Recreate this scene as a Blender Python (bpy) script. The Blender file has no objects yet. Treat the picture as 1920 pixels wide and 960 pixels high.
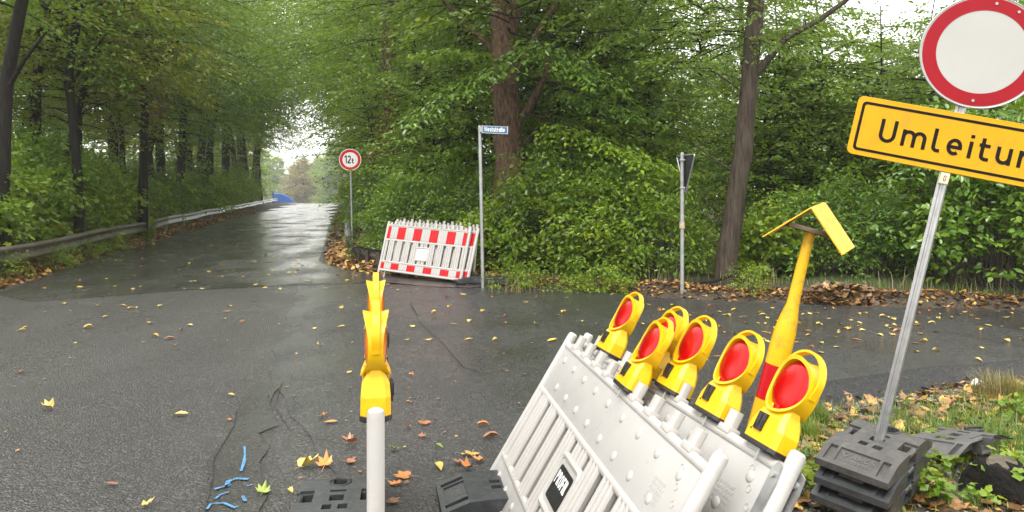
import bpy, bmesh, math, random
import numpy as np
from mathutils import Vector, Matrix
from mathutils.geometry import tessellate_polygon

R = math.radians
random.seed(7)
RNG = np.random.default_rng(11)
sc = bpy.context.scene
COL = sc.collection

# ------------------------------------------------------------------ camera, sky, sun, exposure
CAMZ = 1.65
F = 1450.0          # focal length in pixels of the 1920 wide photograph
HOR = 355.0
cam_d = bpy.data.cameras.new("camera")
cam = bpy.data.objects.new("camera", cam_d)
COL.objects.link(cam)
cam.location = (0, 0, CAMZ)
cam.rotation_euler = (R(90), 0, 0)
cam_d.sensor_width = 36
cam_d.lens = F / 1920 * 36
cam_d.shift_y = -(480 - HOR) / 1920
cam_d.clip_start = 0.05
cam_d.clip_end = 3000
sc.camera = cam

world = bpy.data.worlds.new("World")
sc.world = world
world.use_nodes = True
wn, wl = world.node_tree.nodes, world.node_tree.links
bg = wn["Background"]
sky = wn.new("ShaderNodeTexSky")
sky.sky_type = 'NISHITA'
sky.sun_disc = False
SUN_EL, SUN_ROT = 60, 200
sky.sun_elevation = R(SUN_EL)
sky.sun_rotation = R(SUN_ROT)
sky.air_density = 1.0
sky.dust_density = 4.0
sky.ozone_density = 1.0
hs = wn.new("ShaderNodeHueSaturation")
hs.inputs["Saturation"].default_value = 0.18
wl.new(sky.outputs[0], hs.inputs["Color"])
# an even deck of rain cloud over the blue
cl_tc = wn.new("ShaderNodeTexCoord")
cl_n = wn.new("ShaderNodeTexNoise")
cl_n.inputs["Scale"].default_value = 2.2
cl_n.inputs["Detail"].default_value = 5
wl.new(cl_tc.outputs["Generated"], cl_n.inputs["Vector"])
cl_r = wn.new("ShaderNodeValToRGB")
cl_r.color_ramp.elements[0].position = 0.3
cl_r.color_ramp.elements[0].color = (6.9, 6.8, 6.5, 1)
cl_r.color_ramp.elements[1].position = 0.7
cl_r.color_ramp.elements[1].color = (8.5, 8.4, 8.1, 1)
wl.new(cl_n.outputs["Fac"], cl_r.inputs[0])
cl_m = wn.new("ShaderNodeMix")
cl_m.data_type = 'RGBA'
cl_m.inputs[0].default_value = 0.72
wl.new(hs.outputs[0], cl_m.inputs[6])
wl.new(cl_r.outputs[0], cl_m.inputs[7])
wl.new(cl_m.outputs[2], bg.inputs["Color"])
bg.inputs["Strength"].default_value = 0.15

sun_d = bpy.data.lights.new("sun", 'SUN')
sun = bpy.data.objects.new("sun", sun_d)
COL.objects.link(sun)
sun_d.energy = 1.2
sun_d.angle = R(35)
sun_d.color = (1.0, 0.97, 0.93)
sa, se = R(SUN_ROT), R(SUN_EL)
sdir = Vector((math.sin(sa) * math.cos(se), math.cos(sa) * math.cos(se), math.sin(se)))
sun.rotation_euler = sdir.to_track_quat('Z', 'Y').to_euler()
sun.location = (0, 0, 60)

sc.view_settings.view_transform = 'Standard'
sc.view_settings.look = 'None'
sc.view_settings.gamma = 1
sc.view_settings.use_curve_mapping = False
sc.view_settings.exposure = 1.36
sc.render.engine = 'CYCLES'
sc.cycles.use_denoising = True
sc.cycles.max_bounces = 8
sc.cycles.diffuse_bounces = 4
sc.cycles.glossy_bounces = 3
sc.cycles.transmission_bounces = 5
sc.cycles.volume_bounces = 1
sc.cycles.sample_clamp_indirect = 6

# ------------------------------------------------------------------ helpers
def P(px, py, Y):
    return Vector(((px - 960) / F * Y, Y, CAMZ - (py - HOR) / F * Y))

def G(px, py, z=0.0):
    Y = (CAMZ - z) * F / (py - HOR)
    return Vector(((px - 960) / F * Y, Y, z))

def mesh_from(name, verts, faces, mats, smooth=False, fmat=None):
    me = bpy.data.meshes.new(name)
    me.from_pydata([tuple(v) for v in verts], [], faces)
    for m in mats:
        me.materials.append(m)
    if fmat is not None:
        me.polygons.foreach_set("material_index", fmat)
    if smooth:
        me.polygons.foreach_set("use_smooth", [True] * len(me.polygons))
    me.update()
    return me

def link(name, me, parent=None, M=None):
    o = bpy.data.objects.new(name, me)
    COL.objects.link(o)
    if parent is not None:
        o.parent = parent
    if M is not None:
        o.matrix_local = M
    return o

def thing(name, label, cat, M=None, group=None, loc=None):
    o = bpy.data.objects.new(name, None)
    o.empty_display_size = 0.2
    COL.objects.link(o)
    if M is not None:
        o.matrix_world = M
    elif loc is not None:
        o.location = loc
    o["label"] = label
    o["category"] = cat
    if group:
        o["group"] = group
    return o

def tag(o, label, cat, group=None):
    o["label"] = label
    o["category"] = cat
    if group:
        o["group"] = group
    return o

def structure(o):
    o["kind"] = "structure"
    return o

def stuff(o, label=None):
    o["kind"] = "stuff"
    if label:
        o["label"] = label
    return o

def copy_tree(src, M, label=None, group=None):
    c = src.copy()
    COL.objects.link(c)
    c.matrix_world = M
    if label:
        c["label"] = label
    if group:
        c["group"] = group
    for ch in list(src.children):
        d = ch.copy()
        COL.objects.link(d)
        d.parent = c
        for g in list(ch.children):
            e = g.copy()
            COL.objects.link(e)
            e.parent = d
    return c

def basis(o, x, y, z):
    M = Matrix.Identity(4)
    for i in range(3):
        M[i][0], M[i][1], M[i][2], M[i][3] = x[i], y[i], z[i], o[i]
    return M

class MB:
    """collects simple shapes into one mesh"""
    def __init__(s):
        s.v, s.f, s.sm = [], [], []
    def add(s, vs, fs, smooth=False):
        n = len(s.v)
        s.v += [Vector(v) for v in vs]
        s.f += [tuple(i + n for i in f) for f in fs]
        s.sm += [smooth] * len(fs)
        return s
    def box(s, c, h, M=None, bev=0.0):
        cx, cy, cz = c
        hx, hy, hz = h
        if bev <= 0:
            vs = [(cx + sx * hx, cy + sy * hy, cz + sz * hz) for sx in (-1, 1) for sy in (-1, 1) for sz in (-1, 1)]
            fs = [(0, 1, 3, 2), (4, 6, 7, 5), (0, 4, 5, 1), (2, 3, 7, 6), (0, 2, 6, 4), (1, 5, 7, 3)]
        else:
            bm = bmesh.new()
            bmesh.ops.create_cube(bm, size=2)
            for v in bm.verts:
                v.co = Vector((v.co.x * hx + cx, v.co.y * hy + cy, v.co.z * hz + cz))
            bmesh.ops.bevel(bm, geom=list(bm.edges), offset=bev, segments=2, profile=0.6, affect='EDGES')
            bm.verts.index_update()
            vs = [v.co.copy() for v in bm.verts]
            fs = [tuple(v.index for v in f.verts) for f in bm.faces]
            bm.free()
        if M is not None:
            vs = [M @ Vector(v) for v in vs]
        return s.add(vs, fs, bev > 0)
    def tube(s, pts, rad, n=10, cap=True, smooth=True):
        pts = [Vector(p) for p in pts]
        if not hasattr(rad, '__len__'):
            rad = [rad] * len(pts)
        vs, fs = [], []
        prev = None
        for i, p in enumerate(pts):
            t = (pts[min(i + 1, len(pts) - 1)] - pts[max(i - 1, 0)]).normalized()
            if prev is None:
                a = Vector((0, 0, 1)) if abs(t.z) < 0.9 else Vector((1, 0, 0))
                u = t.cross(a).normalized()
            else:
                u = (prev - t * prev.dot(t)).normalized()
            prev = u
            w = t.cross(u)
            for k in range(n):
                a = 2 * math.pi * k / n
                vs.append(p + (u * math.cos(a) + w * math.sin(a)) * rad[i])
        for i in range(len(pts) - 1):
            for k in range(n):
                k2 = (k + 1) % n
                fs.append((i * n + k, i * n + k2, (i + 1) * n + k2, (i + 1) * n + k))
        s.add(vs, fs, smooth)
        if cap:
            s.add(vs[:n], [tuple(range(n - 1, -1, -1))])
            s.add(vs[-n:], [tuple(range(n))])
        return s
    def prism(s, poly, y0, y1, axis='y', smooth=False):
        """extrude a 2D polygon (a,b) along an axis; poly seen in the other two axes"""
        n = len(poly)
        def mk(a, b, t):
            return {'y': (a, t, b), 'z': (a, b, t), 'x': (t, a, b)}[axis]
        vs = [mk(a, b, y0) for a, b in poly] + [mk(a, b, y1) for a, b in poly]
        s.add(vs, [(i, (i + 1) % n, n + (i + 1) % n, n + i) for i in range(n)], smooth)
        tris = tessellate_polygon([[Vector((a, b, 0)) for a, b in poly]])
        s.add(vs, [tuple(t) for t in tris] + [tuple(i + n for i in reversed(t)) for t in tris])
        return s
    def loft(s, rings, cap=True, smooth=False):
        n = len(rings[0])
        vs = [v for r in rings for v in r]
        fs = []
        for i in range(len(rings) - 1):
            for k in range(n):
                k2 = (k + 1) % n
                fs.append((i * n + k, i * n + k2, (i + 1) * n + k2, (i + 1) * n + k))
        s.add(vs, fs, smooth)
        if cap:
            s.add(rings[0], [tuple(range(n - 1, -1, -1))])
            s.add(rings[-1], [tuple(range(n))])
        return s
    def mesh(s, name, mat):
        me = bpy.data.meshes.new(name)
        me.from_pydata([tuple(v) for v in s.v], [], s.f)
        me.materials.append(mat)
        me.polygons.foreach_set("use_smooth", s.sm)
        bm = bmesh.new()
        bm.from_mesh(me)
        bmesh.ops.remove_doubles(bm, verts=bm.verts, dist=1e-5)
        bmesh.ops.recalc_face_normals(bm, faces=bm.faces)
        bm.to_mesh(me)
        bm.free()
        me.update()
        if any(s.sm):
            me.set_sharp_from_angle(angle=R(42))
        return me
    def build(s, name, mat, parent=None, M=None):
        return link(name, s.mesh(name, mat), parent, M)

def vnoise(x, y, seed=0):
    """cheap smooth value noise for numpy arrays"""
    x = np.asarray(x, float); y = np.asarray(y, float)
    xi, yi = np.floor(x), np.floor(y)
    xf, yf = x - xi, y - yi
    def h(a, b):
        t = np.sin(a * 127.1 + b * 311.7 + seed * 74.7) * 43758.5453
        return t - np.floor(t)
    u, v = xf * xf * (3 - 2 * xf), yf * yf * (3 - 2 * yf)
    return (h(xi, yi) * (1 - u) + h(xi + 1, yi) * u) * (1 - v) + (h(xi, yi + 1) * (1 - u) + h(xi + 1, yi + 1) * u) * v

# ------------------------------------------------------------------ materials
def new_mat(name):
    m = bpy.data.materials.new(name)
    m.use_nodes = True
    return m, m.node_tree.nodes, m.node_tree.links, m.node_tree.nodes["Principled BSDF"]

def ramp(n, stops):
    r = n.new("ShaderNodeValToRGB")
    e = r.color_ramp.elements
    while len(e) < len(stops):
        e.new(0.5)
    for i, (p, c) in enumerate(stops):
        e[i].position = p
        e[i].color = (*c, 1) if len(c) == 3 else c
    return r

def coords(n, l, scale=(1, 1, 1), kind="Object"):
    tc = n.new("ShaderNodeTexCoord")
    mp = n.new("ShaderNodeMapping")
    mp.inputs["Scale"].default_value = scale
    l.new(tc.outputs[kind], mp.inputs[0])
    return mp.outputs[0]

def noise(n, l, vec, scale, detail=4, rough=0.55):
    t = n.new("ShaderNodeTexNoise")
    t.inputs["Scale"].default_value = scale
    t.inputs["Detail"].default_value = detail
    t.inputs["Roughness"].default_value = rough
    if vec is not None:
        l.new(vec, t.inputs["Vector"])
    return t.outputs["Fac"]

def bump(n, l, h, strength, dist, normal=None):
    b = n.new("ShaderNodeBump")
    b.inputs["Strength"].default_value = strength
    b.inputs["Distance"].default_value = dist
    l.new(h, b.inputs["Height"])
    if normal is not None:
        l.new(normal, b.inputs["Normal"])
    return b.outputs[0]

def math_node(n, l, op, a, b=None):
    m = n.new("ShaderNodeMath")
    m.operation = op
    for i, x in enumerate((a, b)):
        if x is None:
            continue
        if isinstance(x, (int, float)):
            m.inputs[i].default_value = x
        else:
            l.new(x, m.inputs[i])
    return m.outputs[0]

def mix_col(n, l, fac, a, b, mode='MIX'):
    m = n.new("ShaderNodeMix")
    m.data_type = 'RGBA'
    m.blend_type = mode
    if isinstance(fac, (int, float)):
        m.inputs[0].default_value = fac
    else:
        l.new(fac, m.inputs[0])
    for i, x in ((6, a), (7, b)):
        if isinstance(x, tuple):
            m.inputs[i].default_value = (*x, 1)
        else:
            l.new(x, m.inputs[i])
    return m.outputs[2]

def plain(name, col, rough=0.5, metal=0.0, var=0.12, scale=6.0, dirt=None, dirt_amt=0.5, bump_s=0.0, bump_scale=60, coat=0.0, streak=None, spec=0.5):
    """a painted / plastic / metal surface with mottling and a little grime"""
    m, n, l, b = new_mat(name)
    v = coords(n, l)
    f = noise(n, l, v, scale, 6, 0.6)
    lo = tuple(c * (1 - var) for c in col)
    hi = tuple(min(1, c * (1 + var)) for c in col)
    r = ramp(n, [(0.3, lo), (0.7, hi)])
    l.new(f, r.inputs[0])
    out = r.outputs[0]
    if dirt:
        g = noise(n, l, v, scale * 2.3, 8, 0.7)
        gr = ramp(n, [(0.52, (0, 0, 0)), (0.75, (dirt_amt,) * 3)])
        l.new(g, gr.inputs[0])
        out = mix_col(n, l, gr.outputs[0], out, dirt)
    if streak:
        sv = coords(n, l, (22, 22, 1.6))
        g2 = ramp(n, [(0.55, (0, 0, 0)), (0.78, (0.55,) * 3)])
        l.new(noise(n, l, sv, 1.5, 5, 0.65), g2.inputs[0])
        out = mix_col(n, l, g2.outputs[0], out, streak)
        sc2 = coords(n, l, (3, 3, 60))
        g3 = ramp(n, [(0.66, (0, 0, 0)), (0.70, (0.35,) * 3)])
        l.new(noise(n, l, sc2, 1.2, 3, 0.5), g3.inputs[0])
        out = mix_col(n, l, g3.outputs[0], out, streak)
    l.new(out, b.inputs["Base Color"])
    b.inputs["Metallic"].default_value = metal
    b.inputs["Specular IOR Level"].default_value = spec
    rr = ramp(n, [(0.3, (max(0.02, rough - 0.1),) * 3), (0.7, (min(1, rough + 0.12),) * 3)])
    l.new(noise(n, l, v, scale * 3, 5), rr.inputs[0])
    l.new(rr.outputs[0], b.inputs["Roughness"])
    if coat:
        b.inputs["Coat Weight"].default_value = coat
        b.inputs["Coat Roughness"].default_value = 0.1
    if bump_s:
        l.new(bump(n, l, noise(n, l, v, bump_scale, 6, 0.6), bump_s, 0.004), b.inputs["Normal"])
    return m

def asphalt(name, c0, c1, agg=95, bump_s=0.55, bdist=0.006, wet=0.5, rough=(0.16, 0.5), big=0.35, stone=0.12):
    m, n, l, b = new_mat(name)
    v = coords(n, l)
    vo = n.new("ShaderNodeTexVoronoi")
    vo.inputs["Scale"].default_value = agg
    l.new(v, vo.inputs["Vector"])
    grain = noise(n, l, v, agg * 0.55, 5, 0.7)
    blot = noise(n, l, v, big, 6, 0.62)
    base = ramp(n, [(0.3, tuple(c * 0.75 for c in c0)), (0.5, c0), (0.74, tuple(c * 1.15 for c in c1))])
    track = noise(n, l, coords(n, l, (1.0, 0.18, 1)), 0.8, 4, 0.55)
    l.new(math_node(n, l, 'ADD', math_node(n, l, 'MULTIPLY', blot, 0.55), math_node(n, l, 'MULTIPLY', track, 0.45)), base.inputs[0])
    # light stones in the aggregate
    sepr = n.new("ShaderNodeSeparateColor")
    l.new(vo.outputs["Color"], sepr.inputs[0])
    sr = ramp(n, [(0.72, (0, 0, 0)), (0.9, (0.75,) * 3)])
    l.new(sepr.outputs[0], sr.inputs[0])
    colr = mix_col(n, l, sr.outputs[0], base.outputs[0], (stone, stone * 0.97, stone * 0.92))
    dk = ramp(n, [(0.35, (0.55,) * 3), (0.6, (1,) * 3)])
    l.new(grain, dk.inputs[0])
    colr = mix_col(n, l, 1.0, colr, dk.outputs[0], 'MULTIPLY')
    l.new(colr, b.inputs["Base Color"])
    # water film: smooth patches against rough grain
    st = coords(n, l, (1, 0.55, 1))
    film = noise(n, l, st, 0.9, 7, 0.65)
    fr = ramp(n, [(wet - 0.12, (rough[1],) * 3), (wet + 0.14, (rough[0],) * 3)])
    l.new(film, fr.inputs[0])
    l.new(fr.outputs[0], b.inputs["Roughness"])
    b.inputs["Specular IOR Level"].default_value = 0.5
    fb = ramp(n, [(wet - 0.12, (1,) * 3), (wet + 0.14, (0.25,) * 3)])
    l.new(film, fb.inputs[0])
    hgt = math_node(n, l, 'ADD', math_node(n, l, 'MULTIPLY', vo.outputs["Distance"], -0.8), grain)
    hgt = math_node(n, l, 'MULTIPLY', hgt, fb.outputs[0])
    nb = bump(n, l, hgt, bump_s, bdist)
    wv = noise(n, l, st, 3.2, 4, 0.6)
    l.new(bump(n, l, wv, 0.25, 0.03, nb), b.inputs["Normal"])
    return m

def leaf_mat(name, c0, c1, c2, trans=0.42, rough=0.30, objvar=0.25):
    m, n, l, b = new_mat(name)
    g = n.new("ShaderNodeNewGeometry")
    r = ramp(n, [(0.0, c0), (0.55, c1), (1.0, c2)])
    l.new(g.outputs["Random Per Island"], r.inputs[0])
    oi = n.new("ShaderNodeObjectInfo")
    hsv = n.new("ShaderNodeHueSaturation")
    # sprays that have begun to turn, in patches through the crown
    pf = ramp(n, [(0.48, (0, 0, 0)), (0.70, (0.75,) * 3)])
    l.new(noise(n, l, coords(n, l), 0.75, 3, 0.6), pf.inputs[0])
    turned = mix_col(n, l, 1.0, r.outputs[0], (1.55, 1.18, 0.75), 'MULTIPLY')
    l.new(mix_col(n, l, pf.outputs[0], r.outputs[0], turned), hsv.inputs["Color"])
    mr = n.new("ShaderNodeMapRange")
    mr.inputs[3].default_value = 1 - objvar
    mr.inputs[4].default_value = 1 + objvar
    l.new(oi.outputs["Random"], mr.inputs[0])
    l.new(mr.outputs[0], hsv.inputs["Value"])
    l.new(hsv.outputs[0], b.inputs["Base Color"])
    b.inputs["Roughness"].default_value = rough
    b.inputs["Specular IOR Level"].default_value = 0.6
    t = n.new("ShaderNodeBsdfTranslucent")
    tc = mix_col(n, l, 0.5, hsv.outputs[0], (0.30, 0.42, 0.02), 'MIX')
    l.new(tc, t.inputs["Color"])
    mx = n.new("ShaderNodeMixShader")
    mx.inputs[0].default_value = trans
    l.new(b.outputs[0], mx.inputs[1])
    l.new(t.outputs[0], mx.inputs[2])
    l.new(mx.outputs[0], n["Material Output"].inputs["Surface"])
    return m

def bark(name, c0, c1, scale=(7, 7, 1.3), sc2=3.0, bs=0.9, moss=None):
    m, n, l, b = new_mat(name)
    v = coords(n, l, scale)
    f = noise(n, l, v, sc2, 8, 0.68)
    r = ramp(n, [(0.34, c0), (0.66, c1)])
    l.new(f, r.inputs[0])
    out = r.outputs[0]
    if moss:
        v2 = coords(n, l)
        g = ramp(n, [(0.5, (0, 0, 0)), (0.68, (0.7,) * 3)])
        l.new(noise(n, l, v2, 1.6, 6, 0.6), g.inputs[0])
        out = mix_col(n, l, g.outputs[0], out, moss)
    l.new(out, b.inputs["Base Color"])
    b.inputs["Roughness"].default_value = 0.75
    b.inputs["Specular IOR Level"].default_value = 0.2
    l.new(bump(n, l, f, bs, 0.05), b.inputs["Normal"])
    return m

MAT = {}
MAT['asph_old'] = asphalt("asphalt_old", (0.050, 0.049, 0.046), (0.078, 0.075, 0.069), agg=80, bump_s=1.0, bdist=0.020, wet=0.58, rough=(0.12, 0.36), stone=0.16)
MAT['asph_far'] = asphalt("asphalt_worn", (0.048, 0.047, 0.044), (0.076, 0.073, 0.067), agg=66, bump_s=0.5, bdist=0.008, wet=0.46, rough=(0.10, 0.38), stone=0.11)
MAT['asph_new'] = asphalt("asphalt_new", (0.036, 0.036, 0.037), (0.060, 0.060, 0.060), agg=85, bump_s=0.85, bdist=0.015, wet=0.46, rough=(0.11, 0.42), stone=0.11)
MAT['asph_edge'] = asphalt("asphalt_edge", (0.010, 0.010, 0.011), (0.020, 0.020, 0.022), agg=48, bump_s=1.0, bdist=0.03, wet=0.75, rough=(0.25, 0.5), stone=0.05)
MAT['asph_smooth'] = asphalt("asphalt_smooth", (0.028, 0.027, 0.024), (0.046, 0.044, 0.039), agg=90, bump_s=0.7, bdist=0.010, wet=0.46, rough=(0.16, 0.42), stone=0.08)
MAT['paving_red'] = asphalt("paving_red", (0.075, 0.058, 0.052), (0.105, 0.085, 0.078), agg=90, bump_s=0.35, bdist=0.004, wet=0.45, rough=(0.18, 0.45), stone=0.15)
MAT['white'] = plain("white_plastic", (0.40, 0.385, 0.365), 0.38, var=0.05, scale=5, dirt=(0.33, 0.28, 0.22), dirt_amt=0.5, bump_s=0.05, streak=(0.40, 0.36, 0.31))
MAT['white2'] = plain("white_plastic_panel", (0.375, 0.366, 0.35), 0.36, var=0.05, scale=3, dirt=(0.34, 0.30, 0.25), dirt_amt=0.4, bump_s=0.04, streak=(0.38, 0.35, 0.31))
MAT['foil_red'] = plain("red_foil", (0.42, 0.002, 0.006), 0.38, var=0.08, spec=0.25)
MAT['yellow'] = plain("yellow_plastic", (0.66, 0.39, 0.004), 0.32, var=0.05, scale=9, dirt=(0.36, 0.20, 0.02), dirt_amt=0.5, spec=0.35)
MAT['yellow_paint'] = plain("yellow_paint", (0.62, 0.36, 0.005), 0.36, var=0.06, scale=7, dirt=(0.24, 0.14, 0.04), dirt_amt=0.7, spec=0.3)
MAT['sign_yellow'] = plain("sign_yellow", (0.55, 0.29, 0.003), 0.4, var=0.07, scale=4, dirt=(0.36, 0.18, 0.03), dirt_amt=0.55, streak=(0.42, 0.22, 0.03), spec=0.22)
MAT['sign_white'] = plain("sign_white", (0.37, 0.37, 0.345), 0.42, var=0.05, scale=3, dirt=(0.34, 0.33, 0.29), dirt_amt=0.4, streak=(0.36, 0.35, 0.31))
MAT['sign_white_brightened'] = plain("sign_white_brightened", (0.70, 0.70, 0.67), 0.4, var=0.04, scale=3)  # lighter copy of the sign white, offsets tree shade on the weight limit sign
MAT['sign_red_brightened'] = plain("sign_red_brightened", (0.52, 0.003, 0.012), 0.38, var=0.06, spec=0.25)  # sign red with light added in its colour, same shaded sign
MAT['sign_red'] = plain("sign_red", (0.27, 0.001, 0.008), 0.38, var=0.08, scale=4, spec=0.22)
MAT['sign_blue'] = plain("sign_blue", (0.045, 0.12, 0.23), 0.4, var=0.1)
MAT['paint_white'] = plain("paint_white", (0.8, 0.8, 0.78), 0.45, var=0.04)
MAT['black'] = plain("black_print", (0.008, 0.007, 0.006), 0.55, var=0.3, spec=0.12)
MAT['black_plastic'] = plain("black_plastic", (0.014, 0.014, 0.015), 0.36, var=0.25)
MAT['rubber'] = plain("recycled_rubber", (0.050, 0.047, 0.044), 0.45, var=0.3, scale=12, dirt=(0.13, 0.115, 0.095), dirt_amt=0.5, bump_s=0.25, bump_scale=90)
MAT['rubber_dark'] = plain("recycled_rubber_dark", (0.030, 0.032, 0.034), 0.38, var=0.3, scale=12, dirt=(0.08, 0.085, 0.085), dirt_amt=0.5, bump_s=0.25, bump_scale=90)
MAT['rubber_grey'] = plain("recycled_plastic_grey", (0.085, 0.082, 0.078), 0.45, var=0.2, scale=9, bump_s=0.2)
MAT['galv'] = plain("galvanised_steel", (0.37, 0.375, 0.375), 0.42, metal=0.75, var=0.18, scale=10, dirt=(0.3, 0.27, 0.23), dirt_amt=0.5)
MAT['galv_dull'] = plain("galvanised_dull", (0.33, 0.34, 0.33), 0.5, metal=0.5, var=0.2, scale=10, dirt=(0.2, 0.19, 0.15), dirt_amt=0.5)
MAT['sign_back'] = plain("sign_back", (0.022, 0.023, 0.024), 0.5, metal=0.2, var=0.15)
MAT['rail'] = plain("weathered_rail", (0.13, 0.112, 0.088), 0.45, metal=0.25, var=0.35, scale=2.5, dirt=(0.07, 0.065, 0.04), dirt_amt=0.75, bump_s=0.1)
MAT['rail_dark'] = plain("dark_rail", (0.060, 0.052, 0.045), 0.5, metal=0.3, var=0.35, scale=2.5, dirt=(0.03, 0.035, 0.02), dirt_amt=0.7, bump_s=0.1)
MAT['blue'] = plain("blue_paint", (0.004, 0.17, 0.62), 0.35, var=0.06, scale=2)
def spray_mat():
    m, n, l, b = new_mat("blue_spray")
    v = coords(n, l)
    g = ramp(n, [(0.42, (0, 0, 0)), (0.54, (1, 1, 1))])
    l.new(noise(n, l, v, 60, 6, 0.75), g.inputs[0])
    l.new(mix_col(n, l, g.outputs[0], (0.05, 0.06, 0.06), (0.07, 0.27, 0.56)), b.inputs["Base Color"])
    b.inputs["Roughness"].default_value = 0.55
    l.new(bump(n, l, noise(n, l, v, 45, 5, 0.7), 0.9, 0.008), b.inputs["Normal"])
    return m
MAT['spray'] = spray_mat()
MAT['wood'] = bark("weathered_wood", (0.10, 0.075, 0.05), (0.24, 0.19, 0.13), (2, 20, 20), 3, 0.3)
MAT['tape'] = plain("old_tape", (0.42, 0.33, 0.22), 0.5, var=0.3, scale=25)
MAT['bark'] = bark("bark_dark", (0.007, 0.0055, 0.004), (0.027, 0.021, 0.016), moss=(0.016, 0.020, 0.009))
MAT['bark_grey'] = bark("bark_grey", (0.045, 0.040, 0.033), (0.130, 0.115, 0.092), (9, 9, 0.9), 3, 0.5)
MAT['bark_mid'] = bark("bark_streaked", (0.016, 0.012, 0.009), (0.090, 0.068, 0.050), (10, 10, 0.8), 2.6, 0.7, moss=(0.06, 0.055, 0.03))
MAT['bark_flaky'] = bark("bark_flaky", (0.040, 0.024, 0.015), (0.210, 0.128, 0.082), (6, 6, 2.2), 3.5, 1.4)
MAT['rot'] = bark("rotten_wood", (0.004, 0.004, 0.003), (0.022, 0.019, 0.016), (9, 9, 9), 2.5, 1.5)
MAT['cut'] = bark("cut_wood", (0.06, 0.05, 0.035), (0.13, 0.11, 0.08), (9, 9, 9), 2.5, 0.4)
MAT['twig'] = plain("dead_twig", (0.055, 0.042, 0.030), 0.7, var=0.4, scale=8)
MAT['leaf'] = leaf_mat("leaf_green", (0.059, 0.127, 0.010), (0.104, 0.200, 0.016), (0.181, 0.273, 0.021))
MAT['leaf_dark'] = leaf_mat("leaf_dark", (0.041, 0.108, 0.014), (0.071, 0.158, 0.018), (0.118, 0.206, 0.023), 0.3, 0.33)
MAT['leaf_fresh'] = leaf_mat("leaf_fresh", (0.092, 0.181, 0.010), (0.149, 0.249, 0.016), (0.246, 0.315, 0.019), 0.42)
MAT['leaf_yel'] = leaf_mat("leaf_yellowing", (0.132, 0.179, 0.009), (0.205, 0.227, 0.010), (0.301, 0.249, 0.014), 0.45)
MAT['leaf_autumn'] = leaf_mat("leaf_autumn", (0.10, 0.11, 0.02), (0.20, 0.15, 0.03), (0.26, 0.15, 0.035), 0.35)
MAT['leaf_glossy'] = leaf_mat("leaf_glossy", (0.068, 0.156, 0.014), (0.104, 0.212, 0.019), (0.168, 0.267, 0.026), 0.28, 0.25)
MAT['leaf_brown'] = leaf_mat("leaf_dead", (0.10, 0.035, 0.015), (0.15, 0.06, 0.022), (0.20, 0.085, 0.03), 0.2, 0.6)
MAT['grass'] = leaf_mat("grass_blade", (0.07, 0.13, 0.015), (0.11, 0.19, 0.02), (0.19, 0.26, 0.05), 0.3, 0.4)
MAT['grass_dry'] = leaf_mat("grass_dry", (0.16, 0.14, 0.05), (0.24, 0.20, 0.09), (0.30, 0.25, 0.12), 0.2, 0.6)

def litter_mat(name, stops):
    m, n, l, b = new_mat(name)
    g = n.new("ShaderNodeNewGeometry")
    r = ramp(n, stops)
    l.new(g.outputs["Random Per Island"], r.inputs[0])
    l.new(r.outputs[0], b.inputs["Base Color"])
    b.inputs["Roughness"].default_value = 0.4
    return m
MAT['litter'] = litter_mat("fallen_leaves", [(0.0, (0.06, 0.030, 0.012)), (0.35, (0.16, 0.075, 0.028)), (0.62, (0.27, 0.13, 0.045)), (0.82, (0.40, 0.22, 0.07)), (1.0, (0.50, 0.33, 0.07))])
MAT['litter_dark'] = litter_mat("fallen_leaves_dark", [(0.0, (0.035, 0.020, 0.010)), (0.4, (0.095, 0.050, 0.022)), (0.75, (0.17, 0.09, 0.035)), (1.0, (0.30, 0.18, 0.06))])
MAT['litter_yellow'] = litter_mat("fallen_leaves_yellow", [(0.0, (0.38, 0.24, 0.05)), (0.5, (0.52, 0.36, 0.06)), (1.0, (0.62, 0.50, 0.18))])
MAT['pebble'] = litter_mat("pebbles", [(0.0, (0.05, 0.048, 0.045)), (0.6, (0.12, 0.11, 0.10)), (1.0, (0.25, 0.24, 0.22))])

def fallen_mat(name, col, vein):
    m, n, l, b = new_mat(name)
    v = coords(n, l)
    f = noise(n, l, v, 30, 6, 0.7)
    r = ramp(n, [(0.3, vein), (0.62, col)])
    l.new(f, r.inputs[0])
    oi = n.new("ShaderNodeObjectInfo")
    hsv = n.new("ShaderNodeHueSaturation")
    l.new(r.outputs[0], hsv.inputs["Color"])
    mr = n.new("ShaderNodeMapRange")
    mr.inputs[3].default_value = 0.7
    mr.inputs[4].default_value = 1.2
    l.new(oi.outputs["Random"], mr.inputs[0])
    l.new(mr.outputs[0], hsv.inputs["Value"])
    l.new(hsv.outputs[0], b.inputs["Base Color"])
    b.inputs["Roughness"].default_value = 0.35
    return m
MAT['fall_y'] = fallen_mat("fallen_yellow", (0.60, 0.45, 0.11), (0.42, 0.27, 0.06))
MAT['fall_o'] = fallen_mat("fallen_orange", (0.60, 0.23, 0.04), (0.36, 0.11, 0.03))
MAT['fall_b'] = fallen_mat("fallen_brown", (0.33, 0.13, 0.06), (0.18, 0.07, 0.035))
MAT['fall_g'] = fallen_mat("fallen_green", (0.26, 0.33, 0.06), (0.16, 0.24, 0.04))

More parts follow.
